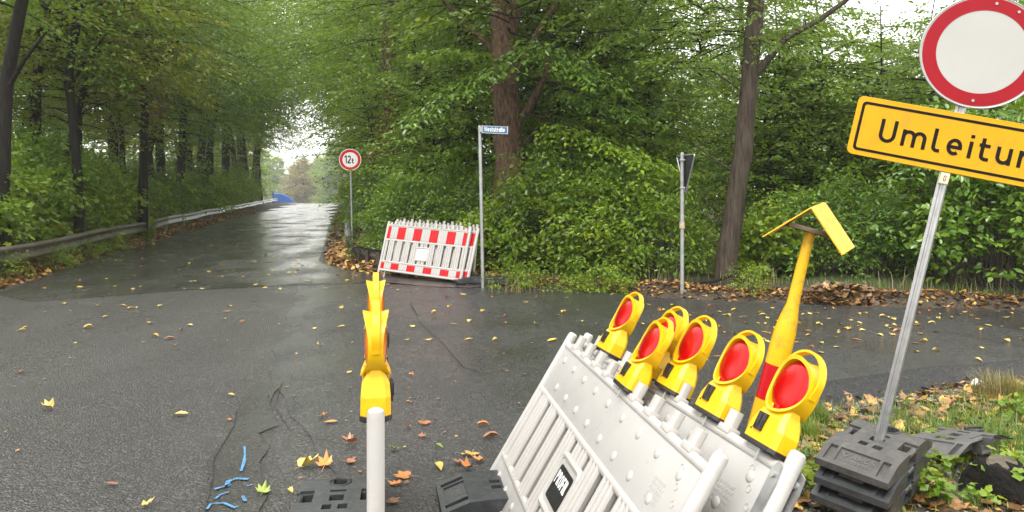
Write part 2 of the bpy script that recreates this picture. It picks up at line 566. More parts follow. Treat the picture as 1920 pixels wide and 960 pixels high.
def lens_mat(name, col):
    m, n, l, b = new_mat(name)
    v = coords(n, l)
    w = n.new("ShaderNodeTexVoronoi")
    w.inputs["Scale"].default_value = 150
    l.new(v, w.inputs["Vector"])
    f = noise(n, l, v, 14, 4)
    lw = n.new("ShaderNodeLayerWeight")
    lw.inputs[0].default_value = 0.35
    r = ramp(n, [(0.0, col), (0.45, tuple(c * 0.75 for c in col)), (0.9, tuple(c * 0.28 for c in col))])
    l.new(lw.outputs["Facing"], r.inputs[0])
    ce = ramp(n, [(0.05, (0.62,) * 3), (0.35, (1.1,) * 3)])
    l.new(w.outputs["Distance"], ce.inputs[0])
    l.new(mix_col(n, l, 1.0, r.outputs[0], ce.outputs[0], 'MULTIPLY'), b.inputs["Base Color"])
    b.inputs["Roughness"].default_value = 0.10
    b.inputs["Specular IOR Level"].default_value = 0.28
    l.new(bump(n, l, w.outputs["Distance"], 0.18, 0.002), b.inputs["Normal"])
    return m
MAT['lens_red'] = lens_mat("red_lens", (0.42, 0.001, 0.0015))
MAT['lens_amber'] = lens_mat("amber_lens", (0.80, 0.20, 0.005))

def ground_mat():
    m, n, l, b = new_mat("forest_floor")
    v = coords(n, l)
    a = ramp(n, [(0.3, (0.022, 0.016, 0.010)), (0.55, (0.055, 0.040, 0.024)), (0.75, (0.10, 0.068, 0.036))])
    l.new(noise(n, l, v, 5, 9, 0.72), a.inputs[0])
    g = ramp(n, [(0.52, (0, 0, 0)), (0.62, (0.8,) * 3)])
    l.new(noise(n, l, v, 0.25, 5, 0.6), g.inputs[0])
    out = mix_col(n, l, g.outputs[0], a.outputs[0], (0.045, 0.062, 0.018))
    l.new(out, b.inputs["Base Color"])
    b.inputs["Roughness"].default_value = 0.75
    l.new(bump(n, l, noise(n, l, v, 14, 8, 0.7), 0.9, 0.05), b.inputs["Normal"])
    return m
MAT['ground'] = ground_mat()

# ------------------------------------------------------------------ ground and roads
def drop(y):
    y = np.asarray(y, float)
    t = np.clip(y - 86, 0, 39)
    return np.minimum(1.7 * (t / 39) ** 2 + np.clip(y - 125, 0, None) * 0.087, 9.0)

ROAD_L = [(-6.8, -15), (-6.9, 0), (-7.3, 7), (-8.35, 12.6), (-10.2, 19.4), (-14.2, 36.8), (-24.9, 86)]
ROAD_R = [(30, 2.4), (14, 8.1), (7.05, 10.6), (4.5, 11.0), (2.58, 11.7), (0.9, 12.6), (-0.55, 13.35), (-2.3, 14.5), (-3.5, 15.9), (-4.3, 17.7), (-8.15, 35.0), (-19.2, 86)]
ROAD_N = [(1.0, -15), (1.02, 1.5), (1.12, 3.5), (1.38, 5.0), (1.75, 5.95), (2.6, 6.52), (3.7, 7.0), (4.9, 7.4), (8, 7.1), (30, -1.5)]

def jag(pts, amp, step, seed):
    out = []
    for i in range(len(pts) - 1):
        a, b = np.array(pts[i]), np.array(pts[i + 1])
        L = np.hypot(*(b - a))
        n = max(1, int(L / step))
        nv = np.array([-(b - a)[1], (b - a)[0]]) / L
        for k in range(n):
            p = a + (b - a) * k / n
            w = amp * (float(vnoise(p[0] * 2.1, p[1] * 2.1, seed)) - 0.5) * 2 + amp * 0.6 * (float(vnoise(p[0] * 7, p[1] * 7, seed + 3)) - 0.5)
            out.append(tuple(p + nv * w))
    out.append(tuple(pts[-1]))
    return out

road_left = jag(ROAD_L, 0.10, 0.5, 1)
road_right = jag(ROAD_R, 0.10, 0.4, 2)
road_near = jag(ROAD_N, 0.05, 0.25, 3)
ROAD = np.array(road_left + [p for p in reversed(road_right)] + [p for p in reversed(road_near)])

def road_sd(x, y, poly=None):
    """signed distance to the paved area (negative on it)"""
    poly = np.array(ROAD_L + ROAD_R[::-1] + ROAD_N[::-1]) if poly is None else poly
    x = np.atleast_1d(np.asarray(x, float)); y = np.atleast_1d(np.asarray(y, float))
    d2 = np.full(x.shape, 1e18)
    ins = np.zeros(x.shape, bool)
    n = len(poly)
    for i in range(n):
        ax, ay = poly[i]; bx, by = poly[(i + 1) % n]
        ex, ey = bx - ax, by - ay
        t = np.clip(((x - ax) * ex + (y - ay) * ey) / (ex * ex + ey * ey + 1e-12), 0, 1)
        d2 = np.minimum(d2, (x - ax - t * ex) ** 2 + (y - ay - t * ey) ** 2)
        c = ((ay > y) != (by > y)) & (x < (bx - ax) * (y - ay) / (by - ay + 1e-12) + ax)
        ins ^= c
    d = np.sqrt(d2)
    return np.where(ins, -d, d)

def gz(x, y):
    """ground height"""
    x = np.atleast_1d(np.asarray(x, float)); y = np.atleast_1d(np.asarray(y, float))
    sd = road_sd(x, y)
    # the carriageway goes on behind the camera and beyond the crest
    lx = np.interp(y, [p[1] for p in ROAD_L] + [200], [p[0] for p in ROAD_L] + [-49.5])
    rx = np.interp(y, [17.7, 35, 86, 200], [-4.3, -8.15, -19.2, -44])
    beyond = np.where(y > 84, np.maximum(lx - x, x - rx), 1e9)
    sd = np.minimum(sd, beyond)
    s = np.clip((sd + 0.05) / 0.4, 0, 1)
    s = s * s * (3 - 2 * s)
    nz = vnoise(x * 0.8, y * 0.8, 5) * 0.10 + vnoise(x * 2.6, y * 2.6, 6) * 0.05
    rise = 0.03 + 0.16 * np.clip(sd / 4, 0, 1) + 0.5 * np.clip((sd - 4) / 25, 0, 1)
    verge = (x > 0.9) & (y < 7.6) & (x < 32)
    base = np.where(verge, -0.085 + 0.03 * np.clip(sd / 1.5, 0, 1), rise)
    z = -0.07 + s * (0.07 + base + nz * np.where(verge, 0.35, 1.0) - np.where(verge, 0.02, 0.0))
    return z - drop(y)

def gz1(x, y):
    return float(gz(x, y)[0])

def axis_vals(lo, hi, flo, fhi, fine, coarse):
    a = list(np.arange(flo, fhi + 1e-6, fine))
    st, v = fine, flo
    left = []
    while v > lo:
        st = min(st * 1.35, coarse); v -= st; left.append(v)
    st, v, right = fine, a[-1], []
    while v < hi:
        st = min(st * 1.35, coarse); v += st; right.append(v)
    return np.array(left[::-1] + a + right)
gx = axis_vals(-560, 560, -20, 12, 0.25, 90)
gy = axis_vals(-200, 560, 0, 30, 0.25, 90)
GX, GY = np.meshgrid(gx, gy)
GZ = gz(GX.ravel(), GY.ravel())
nx, ny = len(gx), len(gy)
gv = np.stack([GX.ravel(), GY.ravel(), GZ], 1)
idx = np.arange(nx * ny).reshape(ny, nx)
gf = np.stack([idx[:-1, :-1], idx[:-1, 1:], idx[1:, 1:], idx[1:, :-1]], -1).reshape(-1, 4)

def np_mesh(name, v, faces, mats, smooth=False, fmat=None):
    me = bpy.data.meshes.new(name)
    v = np.ascontiguousarray(v, dtype=np.float32)
    me.vertices.add(len(v))
    me.vertices.foreach_set("co", v.ravel())
    k = faces.shape[1]
    me.loops.add(faces.size)
    me.loops.foreach_set("vertex_index", np.ascontiguousarray(faces, dtype=np.int32).ravel())
    me.polygons.add(len(faces))
    me.polygons.foreach_set("loop_start", np.arange(0, faces.size, k, dtype=np.int32))
    if fmat is not None:
        me.polygons.foreach_set("material_index", np.asarray(fmat, dtype=np.int32))
    for m in mats:
        me.materials.append(m)
    me.update(calc_edges=True)
    me.polygons.foreach_set("use_smooth", np.full(len(faces), smooth))
    return me

ground = structure(link("ground", np_mesh("ground", gv, gf, [MAT['ground']], True)))

def sheet(name, pts, z, mat):
    vs = [Vector((x, y, z)) for x, y in pts]
    tris = tessellate_polygon([vs])
    me = mesh_from(name, vs, [tuple(t) for t in tris], [mat])
    bm = bmesh.new(); bm.from_mesh(me)
    bmesh.ops.recalc_face_normals(bm, faces=bm.faces)
    for f in bm.faces:
        if f.normal.z < 0:
            f.normal_flip()
    bm.to_mesh(me); bm.free()
    return structure(link(name, me))

road = sheet("road", [tuple(p) for p in ROAD], 0.0, MAT['asph_old'])

# the carriageway beyond the seam: smoother, wetter; follows the crest
def strip(name, ys, lx, rx, z, mat, n=8):
    vs, fs = [], []
    for y in ys:
        for k in range(n + 1):
            vs.append((lx(y) + (rx(y) - lx(y)) * k / n, y, z - float(drop(y))))
    for i in range(len(ys) - 1):
        for k in range(n):
            a = i * (n + 1) + k
            fs.append((a, a + 1, a + n + 2, a + n + 1))
    return structure(link(name, mesh_from(name, vs, fs, [mat], True)))
bl = lambda y: float(np.interp(y, [86, 200], [-24.9, -49.5]))
br = lambda y: float(np.interp(y, [86, 200], [-19.2, -44.0]))
strip("road_over_bridge", [85.8] + list(np.arange(88, 190, 3.0)), bl, br, 0.0, MAT['asph_far'])

seam = [tuple(G(px, py).xy) for px, py in [(250, 552), (330, 545), (420, 541), (500, 537), (560, 533), (640, 532), (700, 531), (760, 534)]]
far_l = [p for p in ROAD_L if p[1] > 11.5]
far_l = [(-8.0, 12.0)] + far_l[:]
far_poly = [tuple(G(60, 566).xy)] + [(-8.2, 12.2)] + [(x + 0.12, y) for x, y in far_l[1:]]
far_poly += [(-19.3, 86)] + [(x - 0.12, y) for x, y in [(-8.15, 35.0), (-4.3, 17.7), (-3.5, 15.9), (-2.3, 14.5)]]
far_poly += [(-1.9, 13.9)] + jag(list(reversed(seam)), 0.05, 0.2, 9)
sheet("worn_carriageway", far_poly, 0.004, MAT['asph_far'])

# fresh dark asphalt of the side road and junction
new_l = [tuple(G(px, py).xy) for px, py in [(560, 536), (552, 560), (538, 590), (520, 640), (512, 690), (500, 720), (560, 790), (600, 850), (640, 900), (700, 1000), (760, 1150)]]
new_poly = jag(new_l, 0.05, 0.15, 4) + [(0.15, 2.0), (0.9, 2.2)] + [(x - 0.03, y) for x, y in ROAD_N[2:7]] + [(4.9, 7.37), (8, 7.07), (29, -1.0), (29, 2.7)]
new_poly += [(14, 8.05), (7.05, 10.5), (4.5, 10.9), (2.55, 11.6), (0.85, 12.5), (-0.6, 13.25), (-1.75, 13.75)]
new_poly += [tuple(G(px, py).xy) for px, py in [(700, 534), (640, 535)]]
sheet("new_asphalt", new_poly, 0.004, MAT['asph_new'])

smooth_px = [(470, 722), (500, 718), (528, 722), (512, 760), (525, 800), (482, 815), (500, 840), (478, 870), (500, 930), (470, 1010), (470, 1200), (380, 1200), (372, 1000), (398, 900), (400, 862), (425, 835), (442, 800), (444, 768)]
sheet("worn_trench_patch", jag([tuple(G(a, b).xy) for a, b in smooth_px] + [tuple(G(*smooth_px[0]).xy)], 0.035, 0.03, 8)[:-1], 0.008, MAT['asph_smooth'])
pv = [tuple(G(px, py).xy) for px, py in [(700, 520), (760, 517), (900, 528), (905, 538), (880, 541), (800, 538), (720, 530)]]
sheet("reddish_pavement_strip", jag(pv + [pv[0]], 0.02, 0.15, 12)[:-1], 0.012, MAT['paving_red'])
# tar-black seam lines and tyre tracks on the junction
def ribbon(name, pts, w, z, mat, seed=0, kind=True):
    vs, fs = [], []
    pts = [np.array(p) for p in jag(pts, w * (0.3 if kind else 0.12), 0.08, seed)]
    for i, p in enumerate(pts):
        t = pts[min(i + 1, len(pts) - 1)] - pts[max(i - 1, 0)]
        t = t / (np.hypot(*t) + 1e-9)
        nn = np.array([-t[1], t[0]])
        ww = w * (0.35 + 0.9 * float(vnoise(p[0] * 5, p[1] * 5, seed)))
        vs += [(*(p + nn * ww), z), (*(p - nn * ww), z)]
    for i in range(len(pts) - 1):
        fs.append((2 * i, 2 * i + 1, 2 * i + 3, 2 * i + 2))
    o = link(name, mesh_from(name, vs, fs, [mat]))
    return structure(o) if kind else o
def gp(*pp):
    return [tuple(G(a, b).xy) for a, b in pp]
ribbon("tar_seam", gp((770, 570), (790, 610), (830, 645), (868, 690), (905, 700)), 0.007, 0.013, MAT['asph_edge'], 5)
ribbon("tar_seam", gp((250, 552), (400, 542), (560, 533)), 0.012, 0.010, MAT['asph_edge'], 6)
ribbon("tar_seam", gp((528, 722), (515, 765), (545, 812), (620, 828)), 0.004, 0.014, MAT['asph_edge'], 8)
ribbon("tar_seam", gp((444, 768), (440, 800), (402, 862), (400, 900), (376, 1000)), 0.004, 0.013, MAT['asph_edge'], 9)

# raised edge of the fresh layer along the verge
ev, ef = [], []
EP = [(x, y) for x, y in jag(ROAD_N[1:-1] + [(20, 2.45)], 0.03, 0.2, 21)]
for i, (x, y) in enumerate(EP):
    a, b = np.array(EP[max(i - 1, 0)]), np.array(EP[min(i + 1, len(EP) - 1)])
    t = (b - a) / (np.hypot(*(b - a)) + 1e-9)
    nn = np.array([t[1], -t[0]])
    wob = 0.05 * float(vnoise(x * 3, y * 3, 31))
    for off, z in ((-0.04, 0.014), (0.03, 0.016), (0.14, -0.015), (0.32 + wob, -0.10)):
        q = np.array([x, y]) + nn * off
        ev.append((q[0], q[1], z + 0.008 * float(vnoise(q[0] * 18, q[1] * 18, 32))))
for i in range(len(EP) - 1):
    for k in range(3):
        a = i * 4 + k
        ef.append((a, a + 1, a + 5, a + 4))
structure(link("asphalt_edge", mesh_from("asphalt_edge", ev, ef, [MAT['asph_edge']], True)))

# sprayed blue surveying marks
sp = bpy.data.objects
def mark(pp, w, seed):
    o = ribbon("spray_stroke", gp(*pp), w, 0.0155, MAT['spray'], seed, kind=False)
    o.parent = road
    return o
mark([(458, 841), (459, 855), (457, 872), (452, 888)], 0.012, 1)
mark([(402, 922), (420, 917), (432, 913)], 0.012, 2)
mark([(425, 917), (428, 907), (442, 902), (466, 903)], 0.012, 3)
mark([(404, 940), (414, 932), (430, 927)], 0.012, 4)
mark([(388, 960), (396, 949), (420, 948), (440, 957), (446, 954)], 0.016, 5)
mark([(455, 935), (460, 945)], 0.010, 6)
mark([(462, 916), (474, 913)], 0.008, 7)

# ------------------------------------------------------------------ foliage tools
OVAL_V = np.array([(0, 0, 0), (0.30, 0.24, 0.05), (0.72, 0.20, 0.03), (1.0, 0, -0.06), (0.72, -0.20, 0.03), (0.30, -0.24, 0.05)])
OVAL_F = np.array([(0, 3, 2, 1), (0, 5, 4, 3)])
LOBE_V = np.array([(0, 0, 0), (0.05, 0.42, 0.03), (0.42, 0.26, 0.04), (0.62, 0.55, 0.0), (1.0, 0, -0.08), (0.62, -0.55, 0.0), (0.42, -0.26, 0.04), (0.05, -0.42, 0.03)])
LOBE_F = np.array([(0, 4, 2, 1), (2, 4, 3, 3), (0, 7, 6, 4), (6, 5, 4, 4)])
GRASS_V = np.array([(0, 0.5, 0), (0, -0.5, 0), (0.55, 0.34, 0.0), (0.55, -0.34, 0.0), (1.0, 0.0, -0.12)])

def norm(a):
    return a / (np.linalg.norm(a, axis=1, keepdims=True) + 1e-9)

def leaves_np(pos, d, nrm, size, V=OVAL_V, width=1.0):
    d = norm(d)
    s = norm(np.cross(nrm, d))
    w = np.cross(d, s)
    sz = size[:, None, None]
    out = pos[:, None, :] + sz * (V[None, :, 0:1] * d[:, None, :] + width * V[None, :, 1:2] * s[:, None, :] + V[None, :, 2:3] * w[:, None, :])
    return out.reshape(-1, 3)

def leaf_mesh(name, pos, d, nrm, size, mats, fm=None, lobed=False, width=1.0):
    n = len(pos)
    if lobed:
        v = leaves_np(pos, d, nrm, size, LOBE_V, width)
        k = len(LOBE_V)
        T = np.array([(0, 2, 1), (0, 4, 2), (2, 4, 3), (0, 7, 6), (0, 6, 4), (6, 5, 4)])
        f = (T[None] + np.arange(n)[:, None, None] * k).reshape(-1, 3)
        per = len(T)
    else:
        v = leaves_np(pos, d, nrm, size, OVAL_V, width)
        k = len(OVAL_V)
        f = (OVAL_F[None] + np.arange(n)[:, None, None] * k).reshape(-1, 4)
        per = 2
    fmat = None if fm is None else np.repeat(fm, per)
    return np_mesh(name, v, f, mats, False, fmat)

class Foliage:
    def __init__(s, seed):
        s.r = np.random.default_rng(seed)
        s.p, s.d, s.n, s.z = [], [], [], []
        s.stems = MB()
    def spray(s, o, az, el, L, leaf, droop=0.25, twigs=14, stem_r=None, dens=1.0, fan=0.5, start=0.25, jit=0.35, roll=0.0):
        r = s.r
        o = np.array(o, float)
        h = np.array([math.cos(az), math.sin(az), 0.0])
        side = np.array([-h[1], h[0], 0.0])
        side = side * math.cos(roll) + np.array([0, 0, 1.0]) * math.sin(roll)
        ax = h * math.cos(el) + np.array([0, 0, math.sin(el)])
        bend = r.normal(0, 0.10)
        def at(t):
            t = np.atleast_1d(t)[:, None]
            return o + ax * L * t + side * bend * L * t * t - np.array([0, 0, droop * L]) * t * t
        if stem_r:
            tt = np.linspace(0, 0.92, 6)
            s.stems.tube([tuple(p) for p in at(tt)], [stem_r * (1 - 0.85 * t) for t in tt], 5, cap=False)
        ts = np.linspace(start, 1.0, twigs)
        for i, t in enumerate(ts):
            t = min(1.0, t + r.normal(0, 0.02))
            b = at(t)[0]
            sg = 1 if i % 2 else -1
            tl = L * fan * (1.08 - 0.75 * t) * r.uniform(0.6, 1.15)
            dd = ax * r.uniform(0.45, 0.9) + side * sg + np.array([0, 0, r.normal(-0.08, 0.14)])
            dd /= np.linalg.norm(dd)
            m = max(3, int(tl / leaf * 1.5 * dens))
            u = np.linspace(0.12, 1, m) + r.normal(0, 0.03, m)
            pos = b + dd * (u * tl)[:, None] - np.array([0, 0, droop * tl * 0.6]) * (u * u)[:, None]
            pos += r.normal(0, leaf * 0.28, (m, 3))
            sgn = np.where(np.arange(m) % 2, 1.0, -1.0)[:, None]
            perp = np.cross(dd, [0, 0, 1.0]); perp /= (np.linalg.norm(perp) + 1e-9)
            ld = dd + perp * sgn * r.uniform(0.35, 1.0, (m, 1)) + r.normal(0, 0.22, (m, 3)) - np.array([0, 0, 0.5])
            nn = np.array([0, 0, 1.0]) + r.normal(0, jit, (m, 3))
            s.p.append(pos); s.d.append(ld); s.n.append(nn)
            s.z.append(leaf * r.uniform(0.65, 1.25, m))
    def clump(s, c, rad, n, leaf, jit=0.6, flat=1.0):
        r = s.r
        q = r.normal(0, 1, (n, 3))
        q /= np.linalg.norm(q, axis=1, keepdims=True)
        rr = rad * r.uniform(0.25, 1, (n, 1)) ** 0.6
        pos = np.array(c) + q * rr * np.array([1, 1, flat])
        s.p.append(pos)
        s.d.append(q * np.array([1, 1, 0.4]) + r.normal(0, 0.5, (n, 3)) - np.array([0, 0, 0.35]))
        s.n.append(np.array([0, 0, 1.0]) + q * 0.5 + r.normal(0, jit, (n, 3)))
        s.z.append(leaf * r.uniform(0.6, 1.25, n))
    def mesh(s, name, mat, lobed=False, width=1.0):
        return leaf_mesh(name, np.concatenate(s.p), np.concatenate(s.d), np.concatenate(s.n), np.concatenate(s.z), [mat], None, lobed, width)

def trunk_into(mb, path, r0, r1, n=10, flare=1.5, seed=0, rough=0.06):
    """tapered trunk with a root flare along a list of points"""
    rg = random.Random(seed)
    pts = [Vector(p) for p in path]
    dense, rad = [], []
    N = len(pts) - 1
    tot = sum((pts[i + 1] - pts[i]).length for i in range(N))
    acc = 0
    for i in range(N):
        L = (pts[i + 1] - pts[i]).length
        k = max(2, int(L / 0.45))
        for j in range(k):
            t = j / k
            p = pts[i].lerp(pts[i + 1], t)
            g = (acc + L * t) / tot
            dense.append(p + Vector((rg.uniform(-1, 1), rg.uniform(-1, 1), 0)) * r0 * 0.10)
            fl = 1 + (flare - 1) * math.exp(-(acc + L * t) / 0.35)
            rad.append((r0 + (r1 - r0) * g) * fl * rg.uniform(1 - rough, 1 + rough))
        acc += L
    dense.append(pts[-1]); rad.append(r1)
    mb.tube(dense, rad, n)

TREES = {}
def make_tree_variant(key, seed, H, r0, zlo, zhi, Rlo, Rhi, nspray, leaf, mat, bmat, lobed=False, el=(0.0, 0.5), droop=0.3, dens=1.0, width=1.0, bare=0.0):
    fo = Foliage(seed)
    rg = random.Random(seed)
    tr = MB()
    bend = [(0, 0, -0.3)]
    x = y = 0
    for k in range(1, 5):
        x += rg.uniform(-0.38, 0.38); y += rg.uniform(-0.38, 0.38)
        bend.append((x, y, H * k / 4))
    trunk_into(tr, bend, r0, r0 * 0.25, 9, 1.5, seed)
    def axis(z):
        t = max(0, min(3.999, z / H * 4)); i = int(t); f = t - i
        a, b = Vector(bend[i]), Vector(bend[i + 1])
        return (a.x + (b.x - a.x) * f, a.y + (b.y - a.y) * f, z)
    az = rg.uniform(0, 6.28)
    for k in range(nspray):
        t = (k + rg.random()) / nspray
        z = zlo + (zhi - zlo) * t
        az += 2.4 + rg.uniform(-0.5, 0.5)
        prof = math.sin(math.pi * (0.16 + 0.80 * t)) ** 0.7
        L = (Rlo + (Rhi - Rlo) * rg.random()) * prof
        o = axis(z)
        st = 0.022 if L > 1.5 else 0.012
        fo.spray(o, az, rg.uniform(*el), L, leaf, droop * rg.uniform(0.6, 1.3), int(9 + L * 3.2), st * (1.3 if rg.random() < 0.3 else 0.8), dens, 0.46, 0.22, 0.75, rg.uniform(-0.5, 0.5))
    limbs = fo.stems.mesh("limbs", bmat)
    tr.add(fo.stems.v, fo.stems.f, True)
    TREES[key] = (tr.mesh("trunk", bmat), fo.mesh("crown", mat, lobed, width), limbs)

make_tree_variant('A', 1, 9.5, 0.14, 1.8, 8.6, 2.2, 4.4, 96, 0.105, MAT['leaf'], MAT['bark'], dens=1.1)
make_tree_variant('B', 2, 10, 0.16, 2.6, 9.2, 2.4, 4.8, 88, 0.110, MAT['leaf_dark'], MAT['bark'], droop=0.4, dens=1.1)
make_tree_variant('C', 3, 9, 0.11, 1.8, 8.2, 1.8, 4.2, 74, 0.135, MAT['leaf_fresh'], MAT['bark'], lobed=True)
make_tree_variant('D', 4, 10.5, 0.18, 4.0, 9.8, 2.4, 5.2, 76, 0.112, MAT['leaf'], MAT['bark'], droop=0.40, dens=1.1)
make_tree_variant('Y', 5, 9, 0.12, 3.0, 8.4, 1.8, 4.2, 80, 0.108, MAT['leaf_yel'], MAT['bark'], dens=1.05)
make_tree_variant('S', 6, 5.2, 0.045, 0.6, 5.0, 1.0, 2.3, 56, 0.090, MAT['leaf'], MAT['bark'], droop=0.2, dens=1.1)
make_tree_variant('T', 10, 6.2, 0.055, 0.9, 6.0, 1.3, 2.6, 84, 0.095, MAT['leaf'], MAT['bark'], droop=0.28, dens=1.1)
make_tree_variant('U', 11, 5.6, 0.050, 0.9, 5.5, 1.2, 2.5, 78, 0.100, MAT['leaf_fresh'], MAT['bark'], droop=0.3, dens=1.1)
make_tree_variant('Z', 8, 11, 0.16, 0.4, 10.5, 2.0, 4.2, 150, 0.30, MAT['leaf_autumn'], MAT['bark'], dens=1.3)
make_tree_variant('W', 9, 12, 0.16, 0.4, 11.5, 2.0, 4.6, 170, 0.30, MAT['leaf_fresh'], MAT['bark'], dens=1.3)

def make_bush_variant(key, seed, rad, h, nclump, per, leaf, mat, lobed=False, width=1.0, jit=0.6):
    fo = Foliage(seed)
    rg = random.Random(seed)
    st = MB()
    for k in range(nclump):
        a = rg.uniform(0, 6.283); q = math.sqrt(rg.random())
        z = h * (0.10 + 0.90 * rg.random() ** 0.8)
        rr = rad * q * (1.15 - 0.55 * z / h)
        c = (math.cos(a) * rr, math.sin(a) * rr, z)
        if rg.random() < 0.55:
            fo.spray((c[0] * 0.6, c[1] * 0.6, z * 0.85), a + rg.uniform(-0.7, 0.7), rg.uniform(-0.1, 0.8), rad * rg.uniform(0.45, 0.9), leaf, 0.35, 9, None, 1.0, 0.5, 0.2, jit, rg.uniform(-0.5, 0.5))
        else:
            fo.clump(c, rad * rg.uniform(0.22, 0.36), per, leaf, jit)
        if k % 3 == 0:
            st.tube([(c[0] * 0.15, c[1] * 0.15, -0.1), (c[0] * 0.5, c[1] * 0.5, z * 0.6), c], [0.014, 0.010, 0.004], 5, cap=False)
    TREES[key] = (st.mesh("stems", MAT['twig']), fo.mesh("leaves", mat, lobed, width))
make_bush_variant('b1', 21, 1.15, 1.9, 60, 56, 0.100, MAT['leaf_fresh'])
make_bush_variant('b2', 22, 1.25, 2.3, 64, 56, 0.105, MAT['leaf'])
make_bush_variant('b3', 23, 1.0, 1.5, 52, 60, 0.105, MAT['leaf_fresh'], lobed=True)
make_bush_variant('b4', 24, 1.3, 2.8, 66, 60, 0.115, MAT['leaf_glossy'], width=1.15, jit=0.45)
make_bush_variant('b5', 25, 1.1, 1.7, 58, 60, 0.085, MAT['leaf_dark'])
make_bush_variant('b6', 26, 0.55, 0.6, 24, 40, 0.060, MAT['leaf_fresh'])

def place_tree(key, x, y, s, rz, label, group=None, name="forest_tree", cat="tree", tilt=(0, 0), z=None, sz=None):
    zz = gz1(x, y) if z is None else z
    M = Matrix.Translation((x, y, zz)) @ Matrix.Rotation(tilt[0], 4, 'X') @ Matrix.Rotation(tilt[1], 4, 'Y') @ Matrix.Rotation(rz, 4, 'Z') @ Matrix.Diagonal((s, s, sz or s, 1))
    t = thing(name, label, cat, M, group)
    a, b = TREES[key][:2]
    link(a.name.split('.')[0], a, t)
    link(b.name.split('.')[0], b, t)
    return t

# ------------------------------------------------------------------ woods
def seg(px):
    for lim, txt in ((690, "near the crest on the right"), (780, "behind the weight limit sign"), (900, "behind the stacked barriers"), (1010, "right by the reddish flaking tree"), (1110, "right of the street name sign"), (1270, "left of the give way sign"), (1350, "beside the give way sign"), (1470, "just right of the leaning trunk"), (1600, "behind the yellow post"), (1760, "left of the detour sign's post")):
        if px < lim:
            return txt
    return "behind the detour sign"
def lseg(y):
    return "by the near end of the left guardrail" if y < 17 else "along the nearer part of the left guardrail" if y < 26 else "halfway along the left guardrail" if y < 42 else "towards the far end of the left guardrail"
rail_x = lambda y: float(np.interp(y, [0, 7, 14, 20, 32.5, 86], [-7.8, -8.0, -9.05, -10.5, -13.7, -26.4]))
rg = random.Random(5)
# left of the guardrail: hand placed trunks (px, Y, variant, scale)
LEFT = [(42, 19.5, 'D', 1.0), (95, 20.8, 'Y', 1.05), (150, 25, 'D', 1.1), (235, 27.5, 'Y', 1.1),
        (300, 33, 'B', 1.2), (330, 36.5, 'D', 1.3), (374, 43, 'D', 1.2), (396, 49.5, 'D', 1.3), (420, 54, 'D', 1.25), (451, 64, 'D', 1.5),
        (470, 72, 'D', 1.5), (490, 84, 'D', 1.5), (205, 36, 'D', 1.25), (60, 32, 'A', 1.3), (345, 56, 'Y', 1.4), (432, 80, 'Y', 1.5), (230, 30, 'D', 1.1), (120, 40, 'B', 1.4)]
for i, (px, Y, k, s) in enumerate(LEFT):
    x = (px - 960) / F * Y
    place_tree(k, x, Y, s, rg.uniform(0, 6.28), "dark slender tree " + lseg(Y), "trees behind the left guardrail",
               tilt=(rg.uniform(-0.05, 0.05), rg.uniform(-0.03, 0.09)))
# bushes behind the left guardrail
y = 12.6
while y < 74:
    k = rg.choice(['b1', 'b2', 'b3', 'b5', 'b3', 'b2'])
    s = rg.uniform(0.85, 1.3) * (1 + 0.004 * y)
    place_tree(k, rail_x(y) - 0.95 * s - rg.uniform(0.05, 0.4), y, s, rg.uniform(0, 6.28), "green undergrowth bush growing " + lseg(y), "bushes behind the left guardrail", "bush", "bush")
    if rg.random() < 0.6:
        place_tree(rg.choice(['b2', 'S', 'b2', 'b5']), rail_x(y) - 3.0 - rg.uniform(0, 1.4), y + 0.5, rg.uniform(0.9, 1.2), rg.uniform(0, 6.28), "leafy understorey sapling " + lseg(y), "saplings in the left woods", "sapling", "sapling")
    y += 0.95 + 0.028 * y

# right of the road
RIGHT = [(765, 27, 'D', 1.15), (705, 46, 'D', 1.2), (690, 62, 'D', 1.4), (680, 78, 'D', 1.5), (780, 32, 'D', 1.1), (835, 23, 'D', 1.0),
         (1050, 22, 'A', 1.05), (1160, 27, 'D', 1.15), (1440, 24, 'D', 0.95), (1990, 20, 'D', 0.95), (2050, 20, 'A', 1.0), (700, 36, 'A', 1.15)]
for i, (px, Y, k, s) in enumerate(RIGHT):
    x = (px - 960) / F * Y
    place_tree(k, x, Y, s, rg.uniform(0, 6.28), "dark leafy tree of the right woods " + seg(px), "trees in the right woods",
               tilt=(rg.uniform(-0.04, 0.04), rg.uniform(-0.07, 0.05)))

# the four trunks that stand out on the right, each with its own shape
def big_tree(label, name, pts, r0, r1, bmat, crown, cscale, crot, limbs=(), cz=0.0, flare=1.4, seed=3, crown_off=(0, 0)):
    base = Vector(pts[0])
    base.z = gz1(base.x, base.y)
    t = thing(name, label, "tree", Matrix.Translation(base))
    mb = MB()
    loc = [Vector(p) - base for p in pts]
    loc[0].z = -0.3
    trunk_into(mb, loc, r0, r1, 16, flare, seed)
    for lp, a, b in limbs:
        ll = [Vector(p) - base for p in lp]
        trunk_into(mb, ll, a, b, 9, 1.0, seed + 1)
    mb.build("trunk", bmat, t)
    if crown:
        b, a = TREES[crown][1:3]
        MC = Matrix.Translation((crown_off[0], crown_off[1], cz)) @ Matrix.Rotation(crot, 4, 'Z') @ Matrix.Scale(cscale, 4)
        link("crown", b, t, MC)
        # its fine limbs follow the crown
        link("limbs", a, t, MC)
    return t
Y = 15.6
